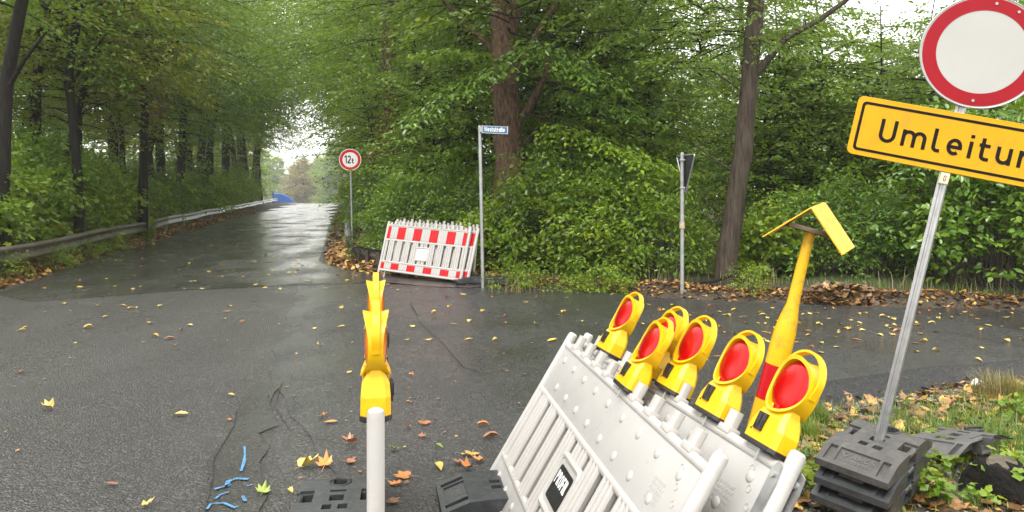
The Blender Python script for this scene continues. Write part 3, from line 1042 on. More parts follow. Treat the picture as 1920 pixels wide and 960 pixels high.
flaky = big_tree("thick tree with reddish flaking bark behind the blue street name sign", "flaky_bark_tree",
    [P(950, 530, Y), P(952, 420, Y), P(955, 300, Y), P(950, 160, Y), P(944, 60, Y), P(932, -60, Y), P(920, -300, Y)], 0.33, 0.17, MAT['bark_flaky'], 'D', 1.0, 0.6,
    [([P(965, 240, Y), P(990, 205, Y - .1), P(1020, 150, Y - .3), P(1035, 100, Y - .4)], 0.10, 0.05),
     ([P(925, 98, Y), P(905, 75, Y - .1), P(868, 45, Y - .2), P(822, -10, Y - .4)], 0.055, 0.035),
     ([P(952, 100, Y), P(962, 40, Y), P(968, -60, Y)], 0.14, 0.10),
     ([P(958, 160, Y), P(1010, 55, Y), P(1055, -10, Y + .2)], 0.07, 0.05),
     ([P(968, 280, Y), P(1000, 250, Y), P(1030, 205, Y)], 0.03, 0.012)], cz=0.6)
place = P(885, 500, 19.5)
big_tree("dark mossy trunk just left of the reddish flaking tree", "mossy_tree",
    [P(885, 505, 19.5), P(884, 400, 19.5), P(878, 250, 19.5), P(872, 100, 19.5), P(866, -100, 19.5)], 0.25, 0.18, MAT['bark'], 'D', 1.05, 2.0, cz=1.0, seed=8)
big_tree("slim smooth grey tree right behind the reddish flaking tree", "grey_tree",
    [P(1004, 500, 18.3), P(1002, 350, 18.3), P(1000, 200, 18.3), P(996, 60, 18.3), P(990, -120, 18.3)], 0.16, 0.10, MAT['bark_grey'], 'A', 1.0, 1.0,
    [([P(1003, 330, 18.3), P(1040, 252, 18), P(1105, 205, 17.6)], 0.05, 0.02), ([P(1000, 150, 18.3), P(1060, 62, 18), P(1120, -20, 17.6)], 0.06, 0.035)], cz=1.4, seed=9)
Yt = 16.6
big_tree("dark slim tree with long slanting bare limbs in the middle of the right woods", "slanting_tree",
    [P(1068, 500, Yt), P(1062, 380, Yt), P(1046, 250, Yt), P(1040, 120, Yt), P(1030, -40, Yt)], 0.09, 0.06, MAT['bark'], 'T', 0.9, 1.0,
    [([P(1044, 230, Yt), P(1100, 140, Yt - .3), P(1170, 70, Yt - .6), P(1225, -20, Yt - .9)], 0.05, 0.03),
     ([P(1060, 360, Yt), P(1090, 290, Yt - .2), P(1150, 225, Yt - .5)], 0.03, 0.012),
     ([P(1100, 140, Yt - .3), P(1180, 110, Yt - .8), P(1290, 30, Yt - 1.4)], 0.03, 0.016)], cz=0.8, seed=19)
Yt = 17.2
big_tree("dark crooked tree between the slim tree and the give way sign", "crooked_tree",
    [P(1205, 520, Yt), P(1196, 400, Yt), P(1200, 330, Yt), P(1168, 230, Yt), P(1175, 120, Yt), P(1160, -40, Yt)], 0.085, 0.05, MAT['bark'], 'U', 0.9, 2.0,
    [([P(1198, 330, Yt), P(1225, 260, Yt - .3), P(1262, 205, Yt - .5)], 0.035, 0.014),
     ([P(1172, 200, Yt), P(1130, 150, Yt - .2), P(1098, 90, Yt - .4)], 0.03, 0.012),
     ([P(1172, 180, Yt), P(1240, 140, Yt - .6), P(1330, 90, Yt - 1.2)], 0.03, 0.012)], cz=0.9, seed=20)
for px0, px1, px2, Yt, r_, lb, cr in [(4, 12, 42, 14.6, 0.14, "dark trunk at the very left edge of the picture", 'D'), (150, 128, 150, 19.0, 0.12, "dark trunk curving up from behind the left bushes", 'Y'), (268, 272, 285, 24.5, 0.15, "straight brown trunk in the middle of the left woods", 'D')]:
    big_tree(lb, "dark_tree", [P(px0, 500, Yt), P(px0, 380, Yt), P((px0 + px1) / 2, 250, Yt), P(px1, 150, Yt), P(px2, 0, Yt), P(px2 + 15, -150, Yt)], r_, r_ * 0.7, MAT['bark'], cr, 0.95, px0 * 0.1,
        [([P(px1, 170, Yt), P(px1 + 35, 110, Yt - .2), P(px1 + 75, 60, Yt - .5)], 0.05, 0.02)], cz=1.2, seed=30 + px0)
Y = 12.5
big_tree("leaning brown trunk with forked limb beside the road's far edge", "leaning_tree",
    [P(1360, 545, Y), P(1364, 480, Y), P(1382, 360, Y), P(1400, 220, Y), P(1412, 90, Y), P(1420, 0, Y), P(1428, -140, Y)], 0.165, 0.12, MAT['bark_mid'], 'D', 0.72, 3.3,
    [([P(1410, 145, Y), P(1440, 112, Y), P(1475, 70, Y), P(1540, 35, Y), P(1600, -10, Y)], 0.065, 0.035),
     ([P(1404, 180, Y), P(1330, 128, Y - .2), P(1255, 128, Y - .3)], 0.018, 0.008),
     ([P(1388, 330, Y), P(1340, 300, Y), P(1300, 268, Y)], 0.02, 0.008)], cz=0.6, seed=12, crown_off=(-0.3, 0.5))
Y = 14.5
big_tree("dark trunk half hidden behind the glossy bush on the right", "shaded_tree",
    [P(1738, 560, Y), P(1732, 450, Y), P(1724, 330, Y), P(1719, 250, Y), P(1712, 190, Y)], 0.20, 0.06, MAT['bark'], 'T', 0.75, 0.4, cz=0.2, seed=15)

# a trunk wrapped in dead, rust-brown ivy
Yt = 23.5
ivy = big_tree("reddish trunk hung with dead rust-brown leaves behind the weight limit sign", "dead_ivy_tree",
    [P(742, 420, Yt), P(738, 330, Yt), P(733, 230, Yt), P(730, 120, Yt), P(727, -20, Yt)], 0.26, 0.2, MAT['bark_flaky'], None, 1, 0, [([P(735, 300, Yt), P(712, 250, Yt - .2), P(694, 205, Yt - .5)], 0.06, 0.02)], seed=23)
fo = Foliage(77)
for (px, py, w) in ((716, 262, .30), (708, 282, .26), (728, 225, .30), (744, 205, .26), (722, 245, .3), (700, 296, .2), (738, 180, .22)):
    fo.clump(tuple(P(px, py, Yt - 0.45) - ivy.location), w, 60, 0.12, 0.8)
stuff(link("dead_leaves", fo.mesh("dead_leaves", MAT['leaf_brown']), ivy))
fo = Foliage(78)
lt = bpy.data.objects.get("dark_tree.002")
for (px, py, w) in ((284, 152, .30), (300, 165, .26), (306, 190, .24), (292, 210, .22), (272, 170, .2)):
    fo.clump(tuple(P(px, py, 24.0) - lt.location), w, 55, 0.12, 0.8)
stuff(link("dead_leaves", fo.mesh("dead_leaves", MAT['leaf_brown']), lt))

# leafy boughs that hang in front of the big tree and over the road
def bough(owner, name, o, target, leaf, mat, n, seed, lobed=False, droop=0.10):
    """a bough: leafy sprays growing along a limb from o to target, a part of the tree that carries it"""
    fo = Foliage(seed)
    a, b = Vector(o), Vector(target)
    rr = random.Random(seed)
    d = b - a
    L = d.length
    az = math.atan2(d.y, d.x)
    pts = [a.lerp(b, t) - Vector((0, 0, droop * L * t * t)) + Vector((rr.uniform(-.04, .04), rr.uniform(-.04, .04), rr.uniform(-.03, .03))) for t in (0, .2, .4, .6, .8, 1)]
    fo.stems.tube(pts, [0.028, 0.024, 0.019, 0.014, 0.009, 0.004], 6, cap=False)
    for k in range(n):
        t = 0.18 + 0.82 * (k + rr.random()) / n
        p = a.lerp(b, t) - Vector((0, 0, droop * L * t * t))
        fo.spray(tuple(p), az + (1 if k % 2 else -1) * rr.uniform(0.2, 1.0), d.z / L + rr.uniform(-0.15, 0.12), L * rr.uniform(0.22, 0.42) * (1.25 - 0.6 * t), leaf, 0.18, 12, 0.008, 1.15, 0.5, 0.12, 0.32, rr.uniform(-0.25, 0.25))
    me = fo.mesh(name, mat, lobed)
    inv = owner.matrix_world.inverted()
    bo = link(name, me, owner, inv)
    bo["kind"] = "stuff"
    fo.stems.build("bough_stem", MAT['bark'], bo)
    return bo
bpy.context.view_layer.update()
bough(flaky, "bough", P(1080, 40, 15.3), P(800, 165, 13.6), 0.115, MAT['leaf_glossy'], 22, 31)
bough(flaky, "bough", P(960, 60, 15.3), P(1130, 120, 13.4), 0.115, MAT['leaf_glossy'], 18, 32)
bough(flaky, "bough", P(985, 215, 15.3), P(1220, 270, 13.2), 0.10, MAT['leaf_fresh'], 18, 33)
bough(flaky, "bough", P(930, 110, 15.5), P(800, 80, 13.8), 0.105, MAT['leaf'], 14, 34)
bough(flaky, "bough", P(1000, 150, 15.5), P(1190, 190, 13.6), 0.10, MAT['leaf_glossy'], 16, 35)

# shrubs of the right edge
def rbush(px, Y, k, s, label=None, group="bushes along the side road", sz=None):
    x = (px - 960) / F * Y
    return place_tree(k, x, Y, s, rg.uniform(0, 6.28), label or ("bright green roadside bush " if Y < 15.3 else "taller green bush in the second row ") + seg(px), group, "bush", "bush", sz=sz)
for px, Y, k, s in [(930, 15.0, 'b3', 0.75), (975, 15.2, 'b5', 0.9), (1005, 15.0, 'b1', 0.95), (1050, 14.6, 'b2', 0.95), (1095, 14.4, 'b1', 0.9), (1150, 14.0, 'b2', 0.85), (1205, 13.9, 'b1', 0.85), (1245, 13.7, 'b2', 0.7), (1290, 13.9, 'b1', 0.45),
                    (1040, 16.4, 'b2', 1.2), (1110, 16.4, 'b2', 1.25), (1190, 16.2, 'b1', 1.25), (1250, 16.6, 'b2', 1.05),
                    (1430, 13.6, 'b3', 0.7), (1475, 13.9, 'b1', 0.72), (1530, 13.6, 'b5', 0.8), (1580, 13.8, 'b2', 0.75), (1640, 13.4, 'b5', 0.8), (1690, 13.8, 'b1', 0.75),
                    (1440, 17.5, 'b2', 1.0), (1540, 17.5, 'b5', 1.1), (1640, 17, 'b2', 1.1), (1700, 17, 'b5', 1.2)]:
    rbush(px, Y - 0.45, k, s)
for px, Y, s in [(1800, 12.2, 0.92), (1865, 11.9, 0.95), (1930, 11.7, 1.0), (2010, 11.5, 1.0), (1830, 13.6, 1.1), (1900, 13.6, 1.15), (1980, 13.4, 1.2)]:
    rbush(px, Y, 'b4', s, "tall glossy broad-leaved bush beyond the side road, behind the detour sign", "glossy bushes behind the detour sign")
for px, Y, k, s in [(690, 23.5, 'b5', 0.7), (748, 20.5, 'b2', 0.7), (738, 18.3, 'b5', 0.75), (760, 17.2, 'b2', 0.8), (790, 17.0, 'b5', 0.9), (835, 16.8, 'b2', 0.9), (870, 16.5, 'b5', 0.85), (905, 16.2, 'b2', 0.8),
                    (682, 27, 'b2', 0.8), (676, 33, 'b5', 0.9), (670, 42, 'b2', 1.0), (664, 54, 'b5', 1.1), (740, 23, 'b2', 1.1), (770, 21, 'b5', 1.2), (830, 20.5, 'b2', 1.2), (905, 21, 'b5', 1.3)]:
    rbush(px, Y, k, s, ("dark green low bush " if Y < 19 else "dark green bush deeper in the shade ") + seg(px), "bushes behind the stacked barriers")
for px, Y, k, s in [(700, 26, 'S', 1.1), (830, 19.5, 'S', 0.8), (800, 18.5, 'S', 1.0), (860, 23, 'S', 1.2), (1020, 23, 'S', 1.1), (1100, 19, 'S', 1.1), (1160, 20.5, 'S', 1.2), (1230, 18.5, 'S', 1.0), (1450, 16, 'S', 0.9), (1560, 16.5, 'S', 1.0), (1640, 15.5, 'S', 0.95), (1710, 18, 'S', 1.1), (1760, 16, 'S', 0.9)]:
    x = (px - 960) / F * Y
    place_tree(k, x, Y, s, rg.uniform(0, 6.28), "thin sapling between the trunks " + seg(px), "saplings in the right woods", "sapling", "sapling")

# tall trees whose crowns meet over the climbing road
for side, Y, k, s in [(-1, 30, 'D', 1.25), (-1, 38, 'D', 1.45), (-1, 47, 'D', 1.6), (-1, 58, 'D', 1.7), (-1, 72, 'D', 1.8), (-1, 48, 'D', 2.0), (-1, 62, 'D', 2.2), (-1, 82, 'D', 2.5), (1, 50, 'D', 2.0), (1, 64, 'D', 2.3), (1, 82, 'D', 2.4), (1, 34, 'D', 1.3), (1, 44, 'D', 1.5), (1, 55, 'D', 1.6), (1, 70, 'D', 1.9)]:
    x = rail_x(Y) - 2.2 if side < 0 else float(np.interp(Y, [17.7, 35, 86], [-4.3, -8.15, -19.2])) + 2.6
    place_tree(k, x, Y, s, rg.uniform(0, 6.28), "tall tree " + ("left" if side < 0 else "right") + " of the climbing road, its crown arching over it", "tall trees arching over the road")

# small leafy trees that fill the edge of the woods
for px, Y, k, s in [(1010, 17.6, 'T', 1.0), (1075, 16.8, 'U', 0.95), (1140, 17.8, 'T', 1.05), (1200, 16.6, 'T', 0.9), (1445, 16.8, 'T', 0.9), (1500, 16.2, 'U', 0.9), (1570, 17.0, 'T', 1.0), (1650, 16.5, 'T', 0.62), (1700, 19, 'U', 0.7), (1830, 16, 'U', 0.95), (1920, 15.6, 'T', 1.0), (2020, 15, 'U', 1.0),
                    (1390, 24, 'U', 1.0), (930, 18.5, 'T', 0.9), (860, 19, 'U', 0.9), (790, 23, 'T', 0.8), (722, 28, 'U', 1.05), (706, 38, 'T', 1.1), (690, 52, 'U', 1.2)]:
    x = (px - 960) / F * Y
    place_tree(k, x, Y, s, rg.uniform(0, 6.28), "small leafy tree at the wood's edge " + seg(px), "small trees at the edge of the right woods", "small_tree", "tree")
for Y in (15.0, 18.6, 23, 70, 80):
    place_tree(rg.choice('TUT'), rail_x(Y) - rg.uniform(2.0, 3.6), Y, rg.uniform(0.8, 1.05) * (1 + 0.005 * Y), rg.uniform(0, 6.28), "small leafy tree " + lseg(Y), "small trees behind the left guardrail", "small_tree", "tree")

# open ground behind the woods: bright bushes and trees out in the light
for px, Y, k, s in [(1040, 58, 'W', 0.9), (1120, 52, 'C', 0.9), (1200, 60, 'W', 0.9), (1290, 48, 'C', 0.85), (1330, 62, 'W', 1.0), (1400, 55, 'C', 0.95), (1480, 60, 'W', 1.0), (1560, 50, 'C', 1.0), (1640, 56, 'W', 1.0), (1730, 50, 'C', 0.9), (1820, 54, 'W', 1.0), (1910, 50, 'C', 0.9), (900, 62, 'C', 1.1), (820, 66, 'W', 1.0)]:
    x = (px - 960) / F * Y
    place_tree(k, x, Y, s, rg.uniform(0, 6.28), "pale tree in the open far " + seg(px), "trees in the open beyond the right woods", "distant_tree", "tree")
for px, Y, k, s in [(20, 70, 'C', 0.9), (110, 76, 'W', 0.9), (180, 80, 'C', 1.0), (250, 90, 'W', 1.0), (310, 100, 'C', 1.1), (370, 112, 'W', 1.1), (420, 125, 'C', 1.2), (460, 140, 'W', 1.3)]:
    x = (px - 960) / F * Y
    place_tree(k, x, Y, s, rg.uniform(0, 6.28), "bright tree seen between the trunks beyond the left woods", "trees beyond the left woods", "distant_tree", "tree")
for px, Y, s in [(1275, 30, 1.5), (1310, 27, 1.4), (1345, 32, 1.7), (1450, 34, 1.8), (1540, 30, 1.6), (1640, 33, 1.7), (1180, 36, 1.8), (1090, 38, 1.8)]:
    x = (px - 960) / F * Y
    place_tree('b1', x, Y, s, rg.uniform(0, 6.28), "pale green bush in the clearing behind the leaning trunk", "bushes in the clearing", "bush", "bush")

for Yb, k, sb in ((12.9, 'b3', 0.95), (14.1, 'b1', 0.9), (15.6, 'b3', 1.0), (17.2, 'b1', 1.0), (19.0, 'b3', 1.05), (21.5, 'b1', 1.1), (24.5, 'b3', 1.1)):
    place_tree(k, rail_x(Yb) - 1.12 * sb, Yb, sb, rg.uniform(0, 6.28), "bright leafy bush spilling over the near end of the left guardrail", "bushes spilling over the left guardrail", "bush", "bush")

# trees beyond the bridge, pale in the mist
for px, Y, k, s in [(548, 270, 'Z', 1.75), (575, 265, 'Z', 1.9), (603, 280, 'W', 1.85), (630, 250, 'W', 2.3), (655, 255, 'W', 2.6), (680, 250, 'W', 2.6), (525, 290, 'W', 1.9), (498, 285, 'W', 2.1), (562, 330, 'W', 2.0), (590, 340, 'Z', 2.0), (640, 330, 'W', 2.3)]:
    x = (px - 960) / F * Y
    lab = "yellowing tree in the mist beyond the road's crest" if k == 'Z' else "pale green tree in the mist beyond the road's crest"
    place_tree(k, x, Y, s, rg.uniform(0, 6.28), lab, "misty trees beyond the crest (yellow)" if k == 'Z' else "misty trees beyond the crest (green)", "distant_tree", "tree")
# a distant wood closes the view between trunks
# ------------------------------------------------------------------ guardrails and bridge parapet
W_PROF = [(0.000, 0.155), (0.012, 0.150), (0.070, 0.125), (0.080, 0.100), (0.070, 0.075), (0.012, 0.035), (0.006, 0.0), (0.012, -0.035), (0.070, -0.075), (0.080, -0.100), (0.070, -0.125), (0.012, -0.150), (0.000, -0.155)]

def beam_mesh(name, pts, side, mat):
    """W-beam along points (centre line of the beam), its waves towards `side` (+1 right of travel)"""
    vs, fs = [], []
    n = len(W_PROF)
    N = len(pts)
    for sgn in (0, 1):
        for i, p in enumerate(pts):
            t = (pts[min(i + 1, N - 1)] - pts[max(i - 1, 0)]).normalized()
            nn = Vector((t.y, -t.x, 0)).normalized() * side
            for a, b in W_PROF:
                vs.append(p + nn * (a - sgn * 0.005) + Vector((0, 0, b)))
    for sgn in (0, 1):
        o = sgn * N * n
        for i in range(N - 1):
            for k in range(n - 1):
                q = (o + i * n + k, o + i * n + k + 1, o + (i + 1) * n + k + 1, o + (i + 1) * n + k)
                fs.append(q if sgn else q[::-1])
    o = N * n
    for i in range(N - 1):
        for k in (0, n - 1):
            fs.append((i * n + k, (i + 1) * n + k, o + (i + 1) * n + k, o + i * n + k))
    return mesh_from(name, vs, fs, [mat], True)

def guardrail(label, pts, side, mats, seg=3, post_every=1):
    t = thing("guardrail", label, "guardrail", loc=pts[0])
    o = pts[0]
    i = 0
    k = 0
    while i < len(pts) - 1:
        j = min(i + seg, len(pts) - 1)
        m = mats(k) if callable(mats) else mats
        link("beam", beam_mesh("beam", [p - o for p in pts[i:j + 1]], side, m), t)
        p = pts[i] - o
        d = (pts[i + 1] - pts[i]).normalized()
        nn = Vector((d.y, -d.x, 0)) * side
        z0 = gz1(pts[i].x, pts[i].y) - pts[i].z
        mb = MB()
        M = basis(p - nn * 0.06, d, nn, Vector((0, 0, 1)))
        mb.box((0, 0, (z0 - 0.25 + 0.12) / 2), (0.05, 0.003, (0.12 - z0 + 0.25) / 2), M)
        mb.box((0.0, 0.045, (z0 - 0.25 + 0.12) / 2), (0.003, 0.042, (0.12 - z0 + 0.25) / 2), M)
        mb.build("post", m, t)
        i = j
        k += 1
    return t
lp = []
for y in np.concatenate([np.arange(1, 40, 1.3), np.arange(40, 87, 2.6)]):
    lp.append(Vector((rail_x(y), y, 0.485 - float(drop(y)) + 0.02 * math.sin(y * 0.7))))
def left_mat(k):
    return MAT['rail'] if k < 7 else MAT['galv']
guardrail("long corrugated guardrail, mossy near and shiny far, left of the road", lp, 1, left_mat, 3)
rp = [P(651.5, 391, 50), P(650.5, 402, 38), P(649, 412, 31), P(650, 425, 25), P(651, 440, 21.2), P(653, 452, 19), P(657, 462, 17.6), P(664, 470, 16.7), P(676, 476, 16.1), P(692, 480, 15.75), P(712, 484, 15.5), P(740, 487, 15.3), P(790, 490, 15.15)]
rpp = []
for i in range(len(rp) - 1):
    for j in range(3):
        rpp.append(rp[i].lerp(rp[i + 1], j / 3))
rpp.append(rp[-1])
guardrail("dark guardrail curving round the corner behind the stacked barriers", rpp, -1, lambda k: MAT['galv'] if k < 5 else MAT['rail_dark'], 3)

t = thing("bridge_parapet", "bright blue bridge parapet at the crest of the road", "parapet", loc=(-26.5, 86, 0))
vs, fs, tops = [], [], []
n = 22
pick = MB(); cap_ = MB(); wallm = MB()
path = []
for i in range(n + 1):
    y = 86.2 + (150 - 86.2) * i / n
    path.append(Vector((-26.6 - 0.22 * (y - 86) + 26.5, y - 86, -float(drop(y)))))
ring = []
for p in path:
    ring.append([p + Vector((-0.04, 0, -0.3)), p + Vector((0.04, 0, -0.3)), p + Vector((0.04, 0, 1.14)), p + Vector((-0.04, 0, 1.14))])
wallm.loft(ring)
wallm.build("parapet_panel", MAT['blue'], t)
cap_.loft([[p + Vector((-0.09, 0, 1.15)), p + Vector((0.09, 0, 1.15)), p + Vector((0.09, 0, 1.25)), p + Vector((-0.09, 0, 1.25))] for p in path])
cap_.build("handrail", MAT['blue'], t)
me = MB().box((0.055, 0, 0.42), (0.03, 0.04, 0.70)).mesh("upright", MAT['blue'])
for i in range(0, 24):
    y = 86.3 + i * 1.5
    link("upright", me, t, Matrix.Translation((0.0 - 0.1 - 0.22 * (y - 86) + 0.03, y - 86, -float(drop(y)))))

# ------------------------------------------------------------------ lettering drawn with even strokes
def arc(cx, cy, rx, ry, a0, a1, n=10):
    return [(cx + rx * math.cos(R(a0 + (a1 - a0) * i / n)), cy + ry * math.sin(R(a0 + (a1 - a0) * i / n))) for i in range(n + 1)]

def glyph(ch, s):
    h = s / 2
    xh = 0.72
    if ch == 'U':
        w = .68; r = w / 2 - h
        return w, [[(h, 1), (h, h + r)] + arc(w / 2, h + r, r, r, 180, 360)[1:] + [(w - h, 1)]]
    if ch == 'm':
        w = .98; q = (w - s) / 2; r = q / 2
        return w, [[(h, 0), (h, xh)], [(h, xh - h - r)] + arc(h + r, xh - h - r, r, r, 180, 0)[1:] + [(h + q, 0)], [(h + q, xh - h - r)] + arc(h + q + r, xh - h - r, r, r, 180, 0)[1:] + [(h + 2 * q, 0)]]
    if ch == 'n':
        w = .60; r = w / 2 - h
        return w, [[(h, 0), (h, xh)], [(h, xh - h - r)] + arc(w / 2, xh - h - r, r, r, 180, 0)[1:] + [(w - h, 0)]]
    if ch == 'u':
        w = .60; r = w / 2 - h
        return w, [[(w - h, xh), (w - h, 0)], [(h, xh), (h, h + r)] + arc(w / 2, h + r, r, r, 180, 360)[1:]]
    if ch == 'l':
        return .34, [[(h, 1), (h, .22)] + arc(h + .15, .22, .15, .22 - h, 180, 270)[1:] + [(.34, h)]]
    if ch == 'i':
        return s, [[(h, 0), (h, xh)], [(h, .86), (h, 1.0)]]
    if ch == 'e':
        w = .60; r = w / 2 - h; ry = xh / 2 - h
        return w, [[(h + .01, xh / 2 - .01), (w - h, xh / 2 - .01)] + arc(w / 2, xh / 2, r, ry, 0, 310, 22)]
    if ch == 't':
        return .44, [[(.14, .95), (.14, .22)] + arc(.14 + .16, .22, .16, .22 - h, 180, 270)[1:] + [(.44, h)], [(0, xh - h), (.42, xh - h)]]
    if ch == 'g':
        w = .60; r = w / 2 - h; ry = xh / 2 - h
        return w, [arc(w / 2, xh / 2, r, ry, 0, 360, 24), [(w - h, xh), (w - h, -.06)] + arc(w / 2, -.06, r, .19, 0, -150)[1:]]
    if ch == '1':
        return .36, [[(.0, .80), (.36 - h, 1.0 - h * .6)], [(.36 - h, 1), (.36 - h, 0)]]
    if ch == '2':
        w = .56; r = w / 2 - h
        return w, [arc(w / 2, 1 - h - r, r, r, 165, -15, 12) + [(w - h - .03, .52), (h, .15), (h, h), (w, h)]]
    if ch == 'W':
        w = .86
        return w, [[(h * .8, 1), (.24, 0.04), (.43, .86), (.62, 0.04), (w - h * .8, 1)]]
    if ch == 's':
        w = .50; r = w / 2 - h
        return w, [arc(w / 2, xh * .74, r, xh * .26 - h, 30, 180, 8) + arc(w / 2, xh * .74, r, xh * .24, 180, 270, 6)[1:] + arc(w / 2, xh * .26, r, xh * .24, 90, 0, 6)[1:] + arc(w / 2, xh * .26, r, xh * .26 - h, 0, -150, 8)[1:]]
    if ch == 'r':
        return .38, [[(h, 0), (h, xh)], [(h, xh - .30)] + arc(h + .24, xh - .30, .24, .30 - h, 180, 80, 6)]
    if ch == 'a':
        w = .58; r = w / 2 - h; ry = xh / 2 - h
        return w, [arc(w / 2, xh / 2, r, ry, 0, 360, 24), [(w - h, xh), (w - h, 0)]]
    if ch == 'ß':
        w = .56
        return w, [[(h, 0), (h, .74)] + arc(.26, .74, .26 - h, .26 - h, 180, 0, 10)[1:] + [(.34, .56)] + arc(.31, .28, .18, .28 - h, 70, -110, 10)]
    if ch == 'P':
        w = .58
        return w, [[(h, 0), (h, 1)], [(h, 1 - h), (.30, 1 - h)] + arc(.30, .73, .28 - h, .27 - h, 90, -90, 10) + [(h, .46 + h)]]
    if ch == 'R':
        w = .60
        return w, [[(h, 0), (h, 1)], [(h, 1 - h), (.30, 1 - h)] + arc(.30, .73, .28 - h, .27 - h, 90, -90, 10) + [(h, .46 + h)], [(.30, .48), (w - h, 0)]]
    if ch == 'O':
        w = .64; r = w / 2 - h
        return w, [[(w - h, .5), (w - h, 1 - h - r)] + arc(w / 2, 1 - h - r, r, r, 0, 180) + arc(w / 2, h + r, r, r, 180, 360) + [(w - h, .5)]]
    if ch == 'F':
        return .52, [[(h, 0), (h, 1)], [(h, 1 - h), (.52, 1 - h)], [(h, .5), (.46, .5)]]
    if ch == 'I':
        return s, [[(h, 0), (h, 1)]]
    if ch == 'L':
        return .52, [[(h, 1), (h, h), (.52, h)]]
    if ch == 'A':
        w = .70
        return w, [[(h * .7, 0), (w / 2, .96), (w - h * .7, 0)], [(.16, .30), (w - .16, .30)]]
    if ch == 'M':
        w = .78
        return w, [[(h, 0), (h, .96), (w / 2, .30), (w - h, .96), (w - h, 0)]]
    if ch == 'C':
        w = .64; r = w / 2 - h
        return w, [arc(w / 2, .5, r, .5 - h, 50, 310, 18)]
    if ch == 'S':
        w = .60; r = w / 2 - h
        return w, [arc(w / 2, .74, r, .26 - h, 25, 180, 8) + arc(w / 2, .74, r, .24, 180, 270, 6)[1:] + arc(w / 2, .26, r, .24, 90, 0, 6)[1:] + arc(w / 2, .26, r, .26 - h, 0, -155, 8)[1:]]
    return .3, []

def stroke_quads(mb, line, s, fn):
    pts = [Vector((a, b)) for a, b in line]
    L, Rr = [], []
    for i, p in enumerate(pts):
        if i == 0:
            d0 = d1 = (pts[1] - p)
        elif i == len(pts) - 1:
            d0 = d1 = (p - pts[i - 1])
        else:
            d0, d1 = p - pts[i - 1], pts[i + 1] - p
        d0 = d0.normalized() if d0.length > 1e-6 else d1.normalized()
        d1 = d1.normalized() if d1.length > 1e-6 else d0
        n0, n1 = Vector((-d0.y, d0.x)), Vector((-d1.y, d1.x))
        nn = n0 + n1
        nn = nn.normalized() if nn.length > 1e-6 else n0
        k = min(2.2, 1 / max(0.3, nn.dot(n0)))
        L.append(p + nn * s / 2 * k); Rr.append(p - nn * s / 2 * k)
    vs = [fn(v) for pr in zip(L, Rr) for v in pr]
    fs = [(2 * i, 2 * i + 1, 2 * i + 3, 2 * i + 2) for i in range(len(pts) - 1)]
    mb.add(vs, fs)

def text_mb(mb, txt, cap, x, z, y, s=0.145, track=0.13, wide=1.0, skew=0.0):
    """lettering on a plate facing -Y; returns the end x"""
    for ch in txt:
        if ch == ' ':
            x += 0.35 * cap * wide; continue
        w, lines = glyph(ch, s)
        for li, ln in enumerate(lines):
            stroke_quads(mb, ln, s, lambda v, q=li: (x + (v.x + skew * v.y) * cap * wide, y - 0.00025 * q, z + v.y * cap))
        x += (w + track) * cap * wide
    return x

def rrect(w, h, r, n=5, cx=0, cz=0):
    out = []
    for sx, sz, a in ((1, 1, 0), (-1, 1, 90), (-1, -1, 180), (1, -1, 270)):
        for i in range(n + 1):
            t = R(a + 90 * i / n)
            out.append((cx + sx * (w / 2 - r) + r * math.cos(t), cz + sz * (h / 2 - r) + r * math.sin(t)))
    return out

def ring_mb(mb, r0, r1, y, n=64, cx=0, cz=0):
    vs = []
    for i in range(n):
        a = 2 * math.pi * i / n
        vs += [(cx + r0 * math.cos(a), y, cz + r0 * math.sin(a)), (cx + r1 * math.cos(a), y, cz + r1 * math.sin(a))]
    mb.add(vs, [(2 * i, 2 * i + 1, (2 * i + 3) % (2 * n), (2 * i + 2) % (2 * n)) for i in range(n)])

def frame_mb(mb, outer, inner, y):
    n = len(outer)
    vs = [(a, y, b) for a, b in outer] + [(a, y, b) for a, b in inner]
    mb.add(vs, [(i, (i + 1) % n, n + (i + 1) % n, n + i) for i in range(n)])

def disc_poly(r, n=48):
    return [(r * math.cos(2 * math.pi * i / n), r * math.sin(2 * math.pi * i / n)) for i in range(n)]

